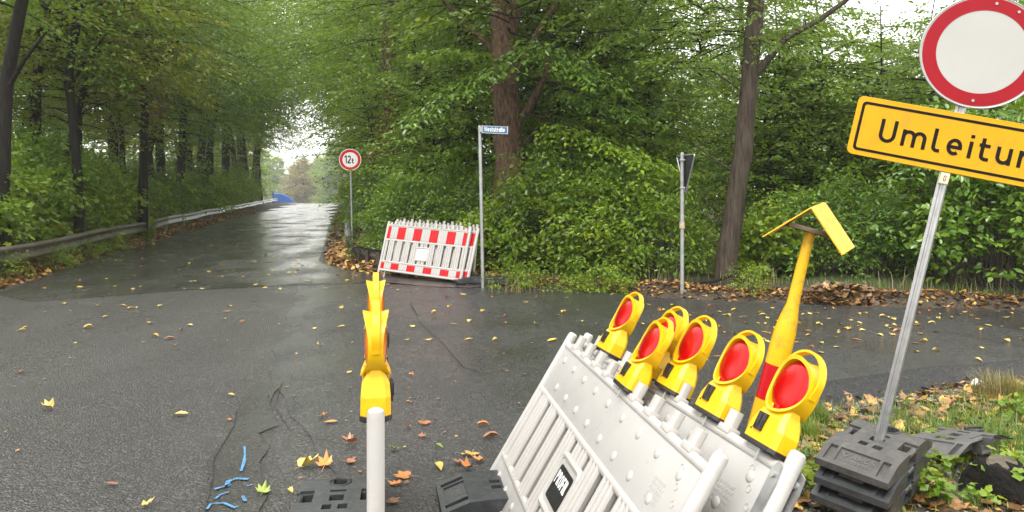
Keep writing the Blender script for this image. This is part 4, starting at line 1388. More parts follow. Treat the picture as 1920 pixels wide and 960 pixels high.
# ------------------------------------------------------------------ recycled base plates
def base_plate_mesh(name, mat, L=0.80, W=0.40, H=0.12):
    hx, hy = L / 2, W / 2
    def top(x):
        return H - max(0.0, (abs(x) - (hx - 0.15)) / 0.15) * 0.055
    xs = sorted(set([-hx, -hx + 0.02, -hx + 0.03, -hx + 0.135, -0.17, -0.135, -0.115, -0.08, -0.045, -0.035, 0.035, 0.075, 0.10, 0.125, 0.17, 0.195, 0.24, 0.265, hx - 0.135, hx - 0.03, hx - 0.02, hx]))
    ys = sorted(set([-hy, -0.185, -0.165, -0.155, -0.115, -0.10, -0.06, -0.04, -0.035, -0.015, 0.015, 0.035, 0.04, 0.06, 0.10, 0.115, 0.155, 0.165, 0.185, hy]))
    def dep(x, y):
        a = abs(y)
        if -hx + 0.03 < x < -hx + 0.135 and a < 0.10:
            return 0.010
        if -hx + 0.02 < x < -hx + 0.135 and 0.115 < a < 0.155:
            return 0.016
        if hx - 0.135 < x < hx - 0.02 and 0.115 < a < 0.155:
            return 0.016
        if -0.045 < x < 0.075 and a > 0.115 and a < 0.185:
            return 0.085
        if -0.045 < x < 0.075 and a > 0.185:
            return 0.035
        if 0.075 < x < 0.10 and a > 0.115 and a < 0.185:
            return 0.012
        if abs(x) < 0.035 and a < 0.035:
            return 0.10
        if -0.135 < x < -0.08 and 0.015 < a < 0.06:
            return 0.07
        if 0.075 < x < 0.10 and a < 0.04:
            return 0.06
        if 0.17 < x < 0.24 and a < 0.035:
            return 0.10
        return 0.0
    mb = MB()
    nx_, ny_ = len(xs) - 1, len(ys) - 1
    D = [[dep((xs[i] + xs[i + 1]) / 2, (ys[j] + ys[j + 1]) / 2) for j in range(ny_)] for i in range(nx_)]
    LIP = 0.028
    for i in range(nx_):
        for j in range(ny_):
            x0, x1, y0, y1, d = xs[i], xs[i + 1], ys[j], ys[j + 1], D[i][j]
            mb.add([(x0, y0, top(x0) - d), (x1, y0, top(x1) - d), (x1, y1, top(x1) - d), (x0, y1, top(x0) - d)], [(0, 1, 2, 3)])
            for di, dj, (a, b), (c, e) in ((1, 0, (x1, y0), (x1, y1)), (0, 1, (x1, y1), (x0, y1))):
                if i + di < nx_ and j + dj < ny_:
                    d2 = D[i + di][j + dj]
                    if abs(d2 - d) > 1e-6:
                        mb.add([(a, b, top(a) - d), (c, e, top(c) - d), (c, e, top(c) - d2), (a, b, top(a) - d2)], [(0, 1, 2, 3)])
    for j in range(ny_):
        for x, i in ((-hx, 0), (hx, nx_ - 1)):
            d = D[i][j]
            mb.add([(x, ys[j], top(x) - d), (x, ys[j + 1], top(x) - d), (x, ys[j + 1], LIP), (x, ys[j], LIP)], [(0, 1, 2, 3)])
    for i in range(nx_):
        for y, j in ((-hy, 0), (hy, ny_ - 1)):
            d = D[i][j]
            mb.add([(xs[i], y, top(xs[i]) - d), (xs[i + 1], y, top(xs[i + 1]) - d), (xs[i + 1], y, LIP), (xs[i], y, LIP)], [(0, 1, 2, 3)])
    mb.add([(-hx, -hy, LIP), (hx, -hy, LIP), (hx, hy, LIP), (-hx, hy, LIP)], [(0, 3, 2, 1)])
    mb.box((0, 0, LIP / 2), (hx - 0.05, hy - 0.045, LIP / 2 - 0.0005))
    for sx in (-1, 1):
        mb.box((sx * (hx - 0.06), 0, LIP / 2), (0.04, 0.06, LIP / 2 - 0.001))
    # grip bars across the hand holes
    return mb.mesh(name, mat)

def make_plate(label, M, mat, group=None, text=True, L=0.80, W=0.40, H=0.12, cache={}):
    key = (mat.name, L, W, H)
    if key not in cache:
        bar = MB()
        for sgn in (-1, 1):
            pass
        g = MB().tube([(-0.05, 0, 0), (0.08, 0, 0)], 0.017, 10).mesh("grip", mat)
        rim = MB()
        ringp = [(0.205 + 0.052 * math.cos(2 * math.pi * i / 20), 0.052 * math.sin(2 * math.pi * i / 20), H - 0.003) for i in range(21)]
        rim.tube(ringp, 0.009, 8, cap=False)
        lab = MB()
        # raised maker's lettering in the sunken field: emblem, AMCS, two lines of relief
        x0 = -L / 2 + 0.085
        slope = 0.055 / 0.15
        def put(v):
            # v.x along the width (reads from the short end), v.y up the slope
            xx = -L / 2 + 0.03 + v.y
            zz = H - max(0.0, (abs(xx) - (L / 2 - 0.15)) / 0.15) * 0.055 - 0.0065
            return (xx, -v.x, zz)
        mbt = MB()
        tx = -0.035
        cap = 0.038
        for ch in "AMCS":
            w, lines = glyph(ch, 0.15)
            for ln in lines:
                stroke_quads(mbt, ln, 0.15, lambda v: put(Vector((tx + (v.x + 0.15 * v.y) * cap, 0.052 + v.y * cap, 0))))
            tx += (w + 0.12) * cap
        for ln in ([(-0.085, 0.090), (-0.065, 0.052), (-0.040, 0.090)], [(-0.072, 0.086), (-0.052, 0.086)]):
            stroke_quads(mbt, ln, 0.006, lambda v: put(v))
        for yy in (0.034, 0.022, 0.010):
            for q in range(9):
                xa = -0.085 + q * 0.019
                stroke_quads(mbt, [(xa, yy), (xa + 0.013, yy)], 0.005, lambda v: put(v))
        cache[key] = (base_plate_mesh("slab", mat, L, W, H), g, rim.mesh("rim", MAT['black_plastic']), mbt.mesh("lettering", MAT['rubber_grey']))
    slab, g, rim, let = cache[key]
    t = thing("foot_plate", label, "foot plate", M, group)
    link("slab", slab, t)
    for sgn in (-1, 1):
        link("grip", g, t, Matrix.Translation((0, sgn * (W / 2 - 0.0165), H - 0.024)))
    link("rim", rim, t)
    if text:
        link("lettering", let, t)
    return t

def plate_M(o, head, tx=0.0, ty=0.0):
    n = Vector((math.sin(tx), math.sin(ty), 1)).normalized()
    a = Vector((math.cos(head), math.sin(head), 0))
    a = (a - n * a.dot(n)).normalized()
    return basis(o, a, n.cross(a), n)

# ------------------------------------------------------------------ detour sign
o = Vector((2.035, 4.262, 0.275))
roll, yaw = R(12.5), R(15)
r0 = Vector((math.cos(yaw), -math.sin(yaw), 0))
ux = r0 * math.cos(roll) - Vector((0, 0, 1)) * math.sin(roll)
uz = Vector((0, 0, 1)) * math.cos(roll) + r0 * math.sin(roll)
uy = uz.cross(ux)
Ms = basis(o, ux, uy, uz)
t = thing("detour_sign", "tilted yellow detour sign under a round red and white disc on a steel post", "road sign", Ms)
mb = MB()
# C-profile steel post turned a little, with a groove down its face
c20, s20 = math.cos(R(-24)), math.sin(R(-24))
prof = [(-.023, -.019), (-.008, -.019), (-.005, -.014), (.005, -.014), (.008, -.019), (.023, -.019), (.023, .019), (-.023, .019)]
prof = [(a * c20 - b * s20, a * s20 + b * c20) for a, b in prof]
mb.prism(prof, -0.10, 2.40, 'z')
mb.build("post", MAT['galv'], t, Matrix.Translation((0, 0.035, 0)))
pz = 1.665
pn = MB(); pn.prism(rrect(1.10, 0.318, 0.028), -0.004, 0.0)
panel = pn.build("detour_panel", MAT['sign_yellow'], t, Matrix.Translation((0.035, 0, pz)))
fb = MB(); frame_mb(fb, rrect(1.055, 0.272, 0.022), rrect(1.025, 0.242, 0.012), -0.0055); fb.build("border", MAT['black'], panel)
tb = MB(); text_mb(tb, "Umleitung", 0.127, -0.412, -0.068, -0.0056, 0.15, 0.235); tb.build("lettering", MAT['black'], panel)
rimm = MB(); rimm.tube([(a, -0.001, b) for a, b in rrect(1.10, 0.318, 0.028)] + [(0.55, -0.001, 0.131)], 0.0042, 6, cap=False); rimm.build("edge_bead", MAT['sign_yellow'], panel)
dz = 2.165
dp = MB(); dp.prism(disc_poly(0.300, 64), -0.004, 0.0)
disc = dp.build("round_sign", MAT['sign_white'], t, Matrix.Translation((0.025, 0, dz)))
rr_ = MB(); ring_mb(rr_, 0.222, 0.290, -0.0055, 72); rr_.build("red_ring", MAT['sign_red'], disc)
rb = MB(); rb.tube([(0.300 * math.cos(2 * math.pi * i / 64), -0.003, 0.300 * math.sin(2 * math.pi * i / 64)) for i in range(65)], 0.0045, 8, cap=False); rb.build("rim", MAT['galv'], disc)
me = MB().tube([(0, -0.0125, 0), (0, -0.004, 0)], 0.0075, 10).mesh("bolt", MAT['galv'])
for a, b in ((0.012, -0.262), (0.125, 0.235), (0.012, 0.262)):
    link("bolt", me, disc, Matrix.Translation((a, 0, b)))
mb = MB(); mb.box((0, -0.002, 0), (0.022, 0.014, 0.030), None, 0.004)
cl = mb.build("end_clip", plain("cream_plastic", (0.62, 0.53, 0.36), 0.45), t, Matrix.Translation((-0.004, 0.010, 1.468)))
sl = MB(); frame_mb(sl, rrect(0.013, 0.032, 0.006), rrect(0.006, 0.024, 0.0029), -0.0165); sl.build("slot", MAT['black'], cl)
for zc in (1.56, 1.77, 1.92, 2.36):
    mb = MB(); mb.box((0, 0.035, 0), (0.042, 0.032, 0.014), None, 0.003); mb.build("clamp", MAT['galv'], t, Matrix.Translation((0, 0, zc)))

pl_o = Vector((2.012, 4.262, 0.270))
for k in range(3):
    n = Vector((math.sin(0.065), math.sin(-0.12), 1)).normalized()
    oo = pl_o - n * (0.117 + 0.092 * k) + Vector((-0.012 * k, -0.022 * k, 0))
    nm = ["topmost black foot plate, holding the detour sign's post", "middle foot plate of the stack under the detour sign", "lowest foot plate of the stack under the detour sign"][k]
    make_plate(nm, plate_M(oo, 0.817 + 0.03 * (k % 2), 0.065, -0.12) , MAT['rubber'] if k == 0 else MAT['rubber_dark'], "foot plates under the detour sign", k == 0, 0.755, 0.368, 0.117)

# the second, grey plate lying askew behind the stack
make_plate("grey foot plate lying tilted on edge in the grass behind the stack", plate_M(P(1795, 842, 4.9), 0.50, -0.10, 0.10), MAT['rubber_grey'], None, False, 0.60, 0.26, 0.09)

# ------------------------------------------------------------------ yellow post with a folded sheet on top
D = 4.2
ax = [P(1387, 931, D), P(1417, 822, D), P(1437, 749, D), P(1441, 736, D), P(1455, 684, D), P(1463, 655, D), P(1472, 622, D), P(1478, 600, D), P(1487, 569, D), P(1500, 512, D), P(1518, 440, D), P(1520, 432, D)]
ob = ax[0]
t = thing("yellow_post", "yellow bottle-shaped post with a red band and a folded yellow sheet on top", "traffic post", loc=ob)
q = [p - ob for p in ax]
MB().tube([q[0], q[1], q[2]], [0.062, 0.060, 0.059], 20).build("lower_post", MAT['yellow_paint'], t)
MB().tube([q[2], q[3], q[4]], [0.0595, 0.0595, 0.060], 20, cap=False).build("red_band", MAT['foil_red'], t)
MB().tube(q[4:], [0.059, 0.060, 0.058, 0.050, 0.033, 0.030, 0.027, 0.027], 20).build("neck", MAT['yellow_paint'], t)
R0, R1 = P(1520, 391, 4.08), P(1546, 380.5, 4.30)
L0 = P(1430, 445, 4.05); L1 = L0 + (R1 - R0)
B0 = P(1578, 479, 4.02); B1 = B0 + (R1 - R0)
def slab(a, b, c, d, th):
    nn = (b - a).cross(d - a).normalized() * th
    m = MB()
    vs = [a - ob, b - ob, c - ob, d - ob]
    m.add(vs + [v + nn for v in vs], [(0, 1, 2, 3), (7, 6, 5, 4), (0, 4, 5, 1), (1, 5, 6, 2), (2, 6, 7, 3), (3, 7, 4, 0)])
    return m
slab(R0, R1, L1, L0, 0.006).build("left_sheet", MAT['yellow_paint'], t)
slab(R0, B0, B1, R1, 0.006).build("right_sheet", MAT['yellow_paint'], t)
pa, pb = P(1474, 419, 4.17), P(1556, 442, 4.17)
dv = (pb - pa).normalized()
mid = (pa + pb) / 2 - ob
yv = Vector((0, 1, 0)) - dv * dv.y
yv.normalize()
MB().box((0, 0, 0), ((pb - pa).length / 2, 0.05, 0.012), None, 0.003).build("plank", MAT['wood'], t, basis(mid, dv, yv, dv.cross(yv)))

# ------------------------------------------------------------------ barriers
SLAT = []
def rib_profile(w, n, rad, base):
    pts = []
    pts.append((-w / 2, -base))
    for k in range(n):
        c = -w / 2 + w * (k + 0.5) / n
        for i in range(7):
            a = math.pi + math.pi * i / 6
            pts.append((c + rad * math.cos(a), -base + rad * 0.9 * math.sin(a)))
    pts.append((w / 2, -base))
    for k in reversed(range(n)):
        c = -w / 2 + w * (k + 0.5) / n
        for i in range(7):
            a = math.pi * i / 6
            pts.append((c + rad * math.cos(a), base + rad * 0.9 * math.sin(a)))
    out = []
    for p in pts:
        if not out or (abs(p[0] - out[-1][0]) + abs(p[1] - out[-1][1])) > 1e-4:
            out.append(p)
    return out
BM = {}
def barrier_meshes():
    W, W2 = MAT['white'], MAT['white2']
    BM['post'] = MB().tube([(0, 0, 0.0), (0, 0, 0.02), (0, 0, 0.957), (0, 0, 0.972), (0, 0, 0.979)], [0.024, 0.0265, 0.0265, 0.024, 0.015], 16).mesh("end_post", W)
    BM['pin'] = MB().tube([(0, 0, -0.13), (0, 0, 0.01)], 0.017, 12).mesh("foot_pin", MAT['galv_dull'])
    BM['rail'] = MB().tube([(-0.98, 0, 0), (0.98, 0, 0)], 0.021, 12).mesh("rail", W)
    BM['upper'] = MB().box((0, 0, 0.765), (0.955, 0.012, 0.130), None, 0.005).mesh("upper_panel", W2)
    BM['lower'] = MB().box((0, 0, 0.135), (0.955, 0.012, 0.070), None, 0.005).mesh("lower_panel", W2)
    BM['slat'] = MB().prism(rib_profile(0.130, 3, 0.0185, 0.006), 0.215, 0.625, 'z', True).mesh("slat", W)
    BM['half_slat'] = MB().prism(rib_profile(0.055, 1, 0.020, 0.006), 0.215, 0.625, 'z', True).mesh("slat", W)
    BM['short'] = MB().prism(rib_profile(0.075, 2, 0.016, 0.006), 0.0, 0.085, 'z', True).mesh("short_slat", W)
    BM['tall_tip'] = MB().prism(rrect(0.052, 0.036, 0.010, 3), 0.0, 0.082, 'z').box((0, 0, 0.010), (0.038, 0.024, 0.013), None, 0.005).mesh("picket", W)
    BM['low_tip'] = MB().prism(rrect(0.040, 0.030, 0.009, 3), 0.0, 0.050, 'z').box((0, 0, 0.008), (0.027, 0.020, 0.010), None, 0.004).mesh("picket", W)
    d = MB(); rings = []
    for rr2, yy in ((0.021, -0.0125), (0.0185, -0.0165), (0.012, -0.0195), (0.003, -0.0205)):
        rings.append([(rr2 * math.cos(2 * math.pi * i / 14), yy, rr2 * math.sin(2 * math.pi * i / 14)) for i in range(14)])
    d.loft(rings, True, True)
    BM['dimple'] = d.mesh("dimple", W)
    lp_ = MB(); lp_.prism(rrect(0.29, 0.235, 0.02), -0.016, 0.016)
    BM['holder'] = lp_.mesh("plate_holder", W)
    fr_ = MB(); fr_.tube([(a, -0.010, b) for a, b in rrect(0.285, 0.23, 0.03)] + [(0.1425, -0.010, 0.085)], 0.017, 8, cap=False)
    BM['holder_rim'] = fr_.mesh("holder_rim", W)
    BM['red_full'] = MB().box((0, -0.0140, 0.765), (0.098, 0.0016, 0.114)).mesh("red_field", MAT['foil_red'])
    BM['red_half'] = MB().box((0, -0.0140, 0.765), (0.040, 0.0016, 0.114)).mesh("red_field", MAT['foil_red'])
    BM['red_full_low'] = MB().box((0, -0.0140, 0.135), (0.098, 0.0016, 0.056)).mesh("red_field", MAT['foil_red'])
    BM['red_half_low'] = MB().box((0, -0.0140, 0.135), (0.040, 0.0016, 0.056)).mesh("red_field", MAT['foil_red'])
    ribs = MB()
    for xc in (-0.8, -0.4, 0.0, 0.4, 0.8):
        for dx in (-0.055, 0.0, 0.055):
            ribs.prism([(xc + dx + 0.017 * math.cos(math.pi + math.pi * i / 6), -0.0121 + 0.011 * math.sin(math.pi + math.pi * i / 6)) for i in range(7)], 0.66, 0.87, 'z', True)
            ribs.prism([(xc + dx + 0.017 * math.cos(math.pi + math.pi * i / 6), -0.0121 + 0.011 * math.sin(math.pi + math.pi * i / 6)) for i in range(7)], 0.085, 0.19, 'z', True)
    BM['ribs'] = ribs.mesh("panel_ribs", W)
    gro = MB()
    for xc in (-0.6, -0.2, 0.2, 0.6):
        for dx in (-0.035, 0.035):
            gro.box((xc + dx, -0.0160, 0.765), (0.004, 0.0012, 0.112))
            gro.box((xc + dx, -0.0160, 0.135), (0.004, 0.0012, 0.054))
    BM['grooves'] = gro.mesh("field_ridges", plain("foil_red_light", (0.52, 0.03, 0.035), 0.38, spec=0.25))
    lpm = MB(); lpm.prism(rrect(0.205, 0.155, 0.014), -0.0195, -0.016)
    BM['black_label'] = lpm.mesh("black_label", MAT['black_plastic'])
    BM['white_label'] = MB().prism(rrect(0.235, 0.18, 0.01), -0.0195, -0.016).mesh("white_label", MAT['paint_white'])
barrier_meshes()
PROF = MB(); e = text_mb(PROF, "PROFIL", 0.060, -0.088, -0.006, -0.0201, 0.20, 0.12, 0.78)
for dx in (0.006, 0.016):      # the L carries two extra bars
    PROF.box((e - 0.022 + dx - 0.008, -0.0201, 0.024), (0.0026, 0.0002, 0.028))
PROF = PROF.mesh("lettering", MAT['paint_white'])
AM = MB(); text_mb(AM, "AMCS", 0.042, -0.038, 0.020, -0.0201, 0.19, 0.10, 1.0)
AM = AM.mesh("lettering", plain("navy_print", (0.03, 0.05, 0.14), 0.5))
EMB = MB(); EMB.add([(-0.085, -0.0201, 0.062), (-0.050, -0.0201, 0.062), (-0.052, -0.0201, 0.045), (-0.066, -0.0201, 0.030)], [(0, 1, 2, 3)])
EMB = EMB.mesh("emblem", MAT['foil_red'])
LIN = MB()
for q_ in range(9):
    LIN.box((-0.078 + q_ * 0.0195, -0.0199, -0.006), (0.0075, 0.0003, 0.0045))
LIN = LIN.mesh("small_print", plain("grey_print", (0.12, 0.16, 0.26), 0.5))

def barrier(label, M, kind, group, brace=False, mould=False):
    t = thing("barrier", label, "barrier", M, group)
    for sx in (-1, 1):
        link("end_post", BM['post'], t, Matrix.Translation((sx * 0.985, 0, 0)))
        link("foot_pin", BM['pin'], t, Matrix.Translation((sx * 0.985, 0, 0)))
    for z in (0.905, 0.628, 0.212, 0.052):
        link("rail", BM['rail'], t, Matrix.Translation((0, 0, z)))
    link("upper_panel", BM['upper'], t)
    link("lower_panel", BM['lower'], t)
    for k in range(9):
        x = -0.8 + 0.2 * k
        if k != 4:
            link("slat", BM['slat'], t, Matrix.Translation((x, 0, 0)))
    for sx in (-1, 1):
        link("slat", BM['half_slat'], t, Matrix.Translation((sx * 0.925, 0, 0)))
    for dx in (-0.045, 0.045):
        for z in (0.215, 0.540):
            link("short_slat", BM['short'], t, Matrix.Translation((dx, 0, z)))
    for k in range(9):
        link("picket", BM['tall_tip'], t, Matrix.Translation((-0.8 + 0.2 * k, 0, 0.915)))
    for k in range(10 if kind != 'plain' else 0):
        link("picket", BM['low_tip'], t, Matrix.Translation((-0.9 + 0.2 * k, 0, 0.915)))
    hold = link("plate_holder", BM['holder'], t, Matrix.Translation((0, 0, 0.42)))
    link("holder_rim", BM['holder_rim'], hold)
    if kind == 'plain':
        b = link("black_label", BM['black_label'], hold)
        link("lettering", PROF, hold)
        for k in range(9):
            link("dimple", BM['dimple'], t, Matrix.Translation((-0.84 + 0.21 * k, 0, 0.835)))
            if k < 8:
                link("dimple", BM['dimple'], t, Matrix.Translation((-0.735 + 0.21 * k, 0, 0.70)))
            link("dimple", BM['dimple'], t, Matrix.Translation((-0.84 + 0.21 * k, 0, 0.135)))
    else:
        link("white_label", BM['white_label'], hold)
        link("lettering", AM, hold)
        link("emblem", EMB, hold)
        stuff(link("small_print", LIN, hold))
        for x in (-0.6, -0.2, 0.2, 0.6):
            link("red_field", BM['red_full'], t, Matrix.Translation((x, 0, 0)))
            link("red_field", BM['red_full_low'], t, Matrix.Translation((x, 0, 0)))
        for x in (-0.912, 0.912):
            link("red_field", BM['red_half'], t, Matrix.Translation((x, 0, 0)))
            link("red_field", BM['red_half_low'], t, Matrix.Translation((x, 0, 0)))
        stuff(link("panel_ribs", BM['ribs'], t))
        stuff(link("field_ridges", BM['grooves'], t))
    if mould:
        m = MB()
        rg2 = random.Random(4)
        for r_ in range(5):
            for q2 in range(6):
                m.box((0.70 + q2 * 0.018 + rg2.uniform(-.003, .003), -0.0125, 0.70 + r_ * 0.018), (0.006, 0.0012, 0.005))
        for cx, cz in ((0.86, 0.80), (0.83, 0.86), (0.89, 0.75)):
            m.tube([(cx + 0.012 * math.cos(a), -0.0125, cz + 0.012 * math.sin(a)) for a in np.linspace(0, 6.28, 9)], 0.0022, 5, cap=False)
        stuff(m.build("moulded_marks", MAT['white2'], t))
    if brace:
        for yy, dx in ((-0.030, 0.0), (0.034, 0.030)):
            m = MB()
            m.prism([(0.945 + dx, 0.90), (0.962 + dx, 0.925), (0.985 + dx, 0.915), (0.990 + dx, 0.86), (0.975 + dx, 0.55), (0.972 + dx, 0.18), (0.930 + dx, 0.18), (0.935 + dx, 0.60), (0.945 + dx, 0.80)], yy - 0.004, yy + 0.004)
            br_ = m.build("brace", MAT['galv'], t)
            MB().tube([(0.968 + dx, yy - 0.012, 0.885), (0.968 + dx, yy + 0.006, 0.885)], 0.012, 10).build("bolt", MAT['galv_dull'], br_)
    return t

def barrier_M(bl_, br_, lean, zl=0.0, zr=0.0):
    """bl_, br_: ground points of the left and right ends as seen from the front; lean backwards in degrees"""
    a = Vector((bl_[0], bl_[1], zl)); b = Vector((br_[0], br_[1], zr))
    x = (b - a).normalized()
    up = Vector((0, 0, 1)); back = up.cross(x).normalized()
    z0 = x.cross(back).normalized()
    z = (z0 * math.cos(R(lean)) + back * math.sin(R(lean))).normalized()
    y = z.cross(x)
    return basis((a + b) / 2, x, y, z)

# near right pair: front and back, both leaning away to the right
MF = barrier_M((-0.150, 4.28), (0.158, 2.33), 31, 0.0, -0.01)
barrier("white plastic barrier leaning nearest the camera, blank face up, with a black maker's plate", MF, 'plain', "barriers leaning at the roadside", False, True)
MBk = barrier_M((-0.060, 4.285), (0.440, 2.125), 29, -0.005, -0.005)
barrier("white plastic barrier leaning behind the nearest one, carrying five red lamps", MBk, 'plain', "barriers leaning at the roadside", True, True)
# edge-on barrier on the left
ML = barrier_M((-0.400, 2.27), (-0.752, 4.27), 0, 0.02, 0.02)
barrier("white plastic barrier seen end-on in the middle of the road mouth", ML, 'plain', None)
# far stack
D1 = Vector((0.82, -0.57)); N1 = Vector((0.57, 0.82))
bl1, br1 = Vector((-2.50, 14.50)), Vector((-0.90, 13.36))
barrier("front barrier of the far stack with red and white fields and a small white plate", barrier_M(bl1, br1, 15, 0.10, 0.03), 'red', "barriers stacked by the street name sign")
barrier("middle barrier of the far stack, only its post and top pickets showing", barrier_M(bl1 + D1 * 0.12 + N1 * 0.045, br1 + D1 * 0.12 + N1 * 0.045, 16.5, 0.10, 0.03), 'red', "barriers stacked by the street name sign")
barrier("rear barrier of the far stack, its red fields peeping out at the right end", barrier_M(bl1 - D1 * 0.10 + N1 * 0.50, br1 - D1 * 0.10 + N1 * 0.50, 6, 0.10, 0.05), 'red', "barriers stacked by the street name sign")

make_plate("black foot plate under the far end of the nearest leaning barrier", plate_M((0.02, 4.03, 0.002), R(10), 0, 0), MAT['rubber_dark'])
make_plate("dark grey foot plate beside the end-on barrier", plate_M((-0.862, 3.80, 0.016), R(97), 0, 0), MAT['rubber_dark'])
for k, (px, py) in enumerate([(893, 534), (921, 535)]):
    g0 = G(px, py)
    make_plate("low black foot plate beside the blue street sign's post" if k else "black foot plate under the right end of the far stack", plate_M((g0.x, g0.y + 0.15, 0.02), R(20 - 30 * k), 0, 0), MAT['rubber_dark'])

# ------------------------------------------------------------------ warning lamps
LM = {}
def lamp_meshes():
    Yl = MAT['yellow']
    def oct_(w, d, z, c=0.35):
        cx = min(w, d) * c
        return [(w - cx, -d, z), (w, -d + cx, z), (w, d - cx, z), (w - cx, d, z), (-w + cx, d, z), (-w, d - cx, z), (-w, -d + cx, z), (-w + cx, -d, z)]
    body = MB()
    body.loft([oct_(.090, .046, .014), oct_(.090, .046, .020), oct_(.088, .045, .072), oct_(.074, .042, .108), oct_(.066, .032, .130), oct_(.062, .022, .150)])
    LM['body'] = body.mesh("housing", Yl)
    LM['base'] = MB().loft([oct_(.091, .047, 0), oct_(.093, .049, .004), oct_(.093, .049, .016), oct_(.089, .045, .018)]).mesh("base", MAT['black_plastic'])
    zc = 0.222
    ri, ro = 0.0885, 0.0985
    rings = []
    n = 48
    for i in range(n):
        a = 2 * math.pi * i / n
        sa_ = math.sin(a)
        d = 0.020 + 0.018 * max(0, sa_) ** 2 + 0.026 * max(0, -sa_) ** 2
        ro2 = ro + 0.004 * max(0, sa_)
        c, s_ = math.cos(a), math.sin(a)
        rings.append([(ri * c, -d, zc + ri * s_), (ro2 * c, -d - 0.002, zc + ro2 * s_), (ro2 * c, -d * 0.35, zc + (ro2 - .006) * s_), (ro2 * c, d * 0.35, zc + (ro2 - .006) * s_), (ro2 * c, d + 0.002, zc + ro2 * s_), (ri * c, d, zc + ri * s_)])
    rings.append(rings[0])
    LM['ring'] = MB().loft(rings, False, True).mesh("ring", Yl)
    hd = []
    for i in range(25):
        a = R(-8 + 196 * i / 24)
        bump_ = max(0, math.sin(a))
        r1_ = 0.096 + 0.030 * bump_ ** 0.7
        th = 0.008
        c, s_ = math.cos(a), math.sin(a)
        w = 0.0115
        hd.append([(r1_ * c, -w, zc + r1_ * s_), ((r1_ + th) * c, -w, zc + (r1_ + th) * s_), ((r1_ + th) * c, w, zc + (r1_ + th) * s_), (r1_ * c, w, zc + r1_ * s_)])
    LM['handle'] = MB().loft(hd, True, True).mesh("handle", Yl)
    for key, mat in (('red', MAT['lens_red']), ('amber', MAT['lens_amber'])):
        ln = MB()
        for sg in (-1, 1):
            rr = []
            for k in range(9):
                t_ = k / 8
                ra = 0.0888 * math.cos(t_ * math.pi / 2 * 0.985)
                yy = sg * (0.014 + 0.022 * math.sin(t_ * math.pi / 2))
                rr.append([(ra * math.cos(2 * math.pi * i / 32), yy, zc + ra * math.sin(2 * math.pi * i / 32)) for i in range(32)])
            ln.loft(rr, True, True)
            ln.box((0, sg * 0.024, zc - 0.082), (0.015, 0.012, 0.010), None, 0.003)
        LM[key] = ln.mesh("lens", mat)
    sw = MB(); sw.box((-0.020, -0.0465, 0.078), (0.022, 0.0065, 0.030), None, 0.002)
    sw.box((-0.027, -0.0540, 0.084), (0.010, 0.002, 0.020), None, 0.001)
    sw.box((-0.007, -0.0535, 0.072), (0.006, 0.002, 0.013), None, 0.001)
    LM['switch'] = sw.mesh("switch_box", MAT['black_plastic'])
    LM['pin'] = MB().tube([(0.02, -0.035, -0.042), (0.02, -0.035, 0.004)], 0.0035, 8).mesh("pin", MAT['galv_dull'])
    LM['screw'] = MB().tube([(-0.055, -0.0475, 0.045), (-0.055, -0.044, 0.045)], 0.0035, 8).mesh("screw", MAT['black_plastic'])
lamp_meshes()

def lamp(label, M, key, group):
    t = thing("warning_lamp", label, "lamp", M, group)
    link("base", LM['base'], t)
    h = link("housing", LM['body'], t)
    link("screw", LM['screw'], h)
    link("ring", LM['ring'], t)
    link("handle", LM['handle'], t)
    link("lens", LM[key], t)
    link("switch_box", LM['switch'], t)
    link("pin", LM['pin'], t)
    return t

def on_barrier(M, x, z=0.928, tilt=0.0, y=0.0):
    return M @ Matrix.Translation((x, y, z)) @ Matrix.Rotation(R(tilt), 4, 'Y')
def s_for_px(M, px):
    """barrier x whose top edge appears at picture column px"""
    best = min(((abs(960 + F * p.x / p.y - px), x) for x in np.linspace(-1, 1, 401) for p in [M @ Vector((x, 0, 0.93))]))
    return best[1]
labs = ["farthest of the five red lamps on the rear leaning barrier", "red lamp half hidden behind the front barrier's single lamp", "middle red lamp on the rear leaning barrier, nothing in front of it", "second nearest red lamp on the rear leaning barrier", "nearest and largest red lamp, beside the barrier's steel brace"]
for px, lb in zip((1138, 1212, 1258, 1336, 1436), labs):
    lamp(lb, on_barrier(MBk, s_for_px(MBk, px)), 'red', "red warning lamps on the leaning barriers")
lamp("single red lamp on the front leaning barrier", on_barrier(MF, s_for_px(MF, 1176)), 'red', "red warning lamps on the leaning barriers")
def lx_for_Y(Yv):
    return min(((abs((ML @ Vector((x, 0, 0))).y - Yv), x) for x in np.linspace(-1, 1, 401)))[1]
lamp("nearer amber lamp on the end-on barrier, seen edge-on", on_barrier(ML, lx_for_Y(2.42)), 'amber', "amber lamps on the end-on barrier")
lamp("farther amber lamp on the end-on barrier, peeping above the nearer one", on_barrier(ML, lx_for_Y(3.22)), 'amber', "amber lamps on the end-on barrier")

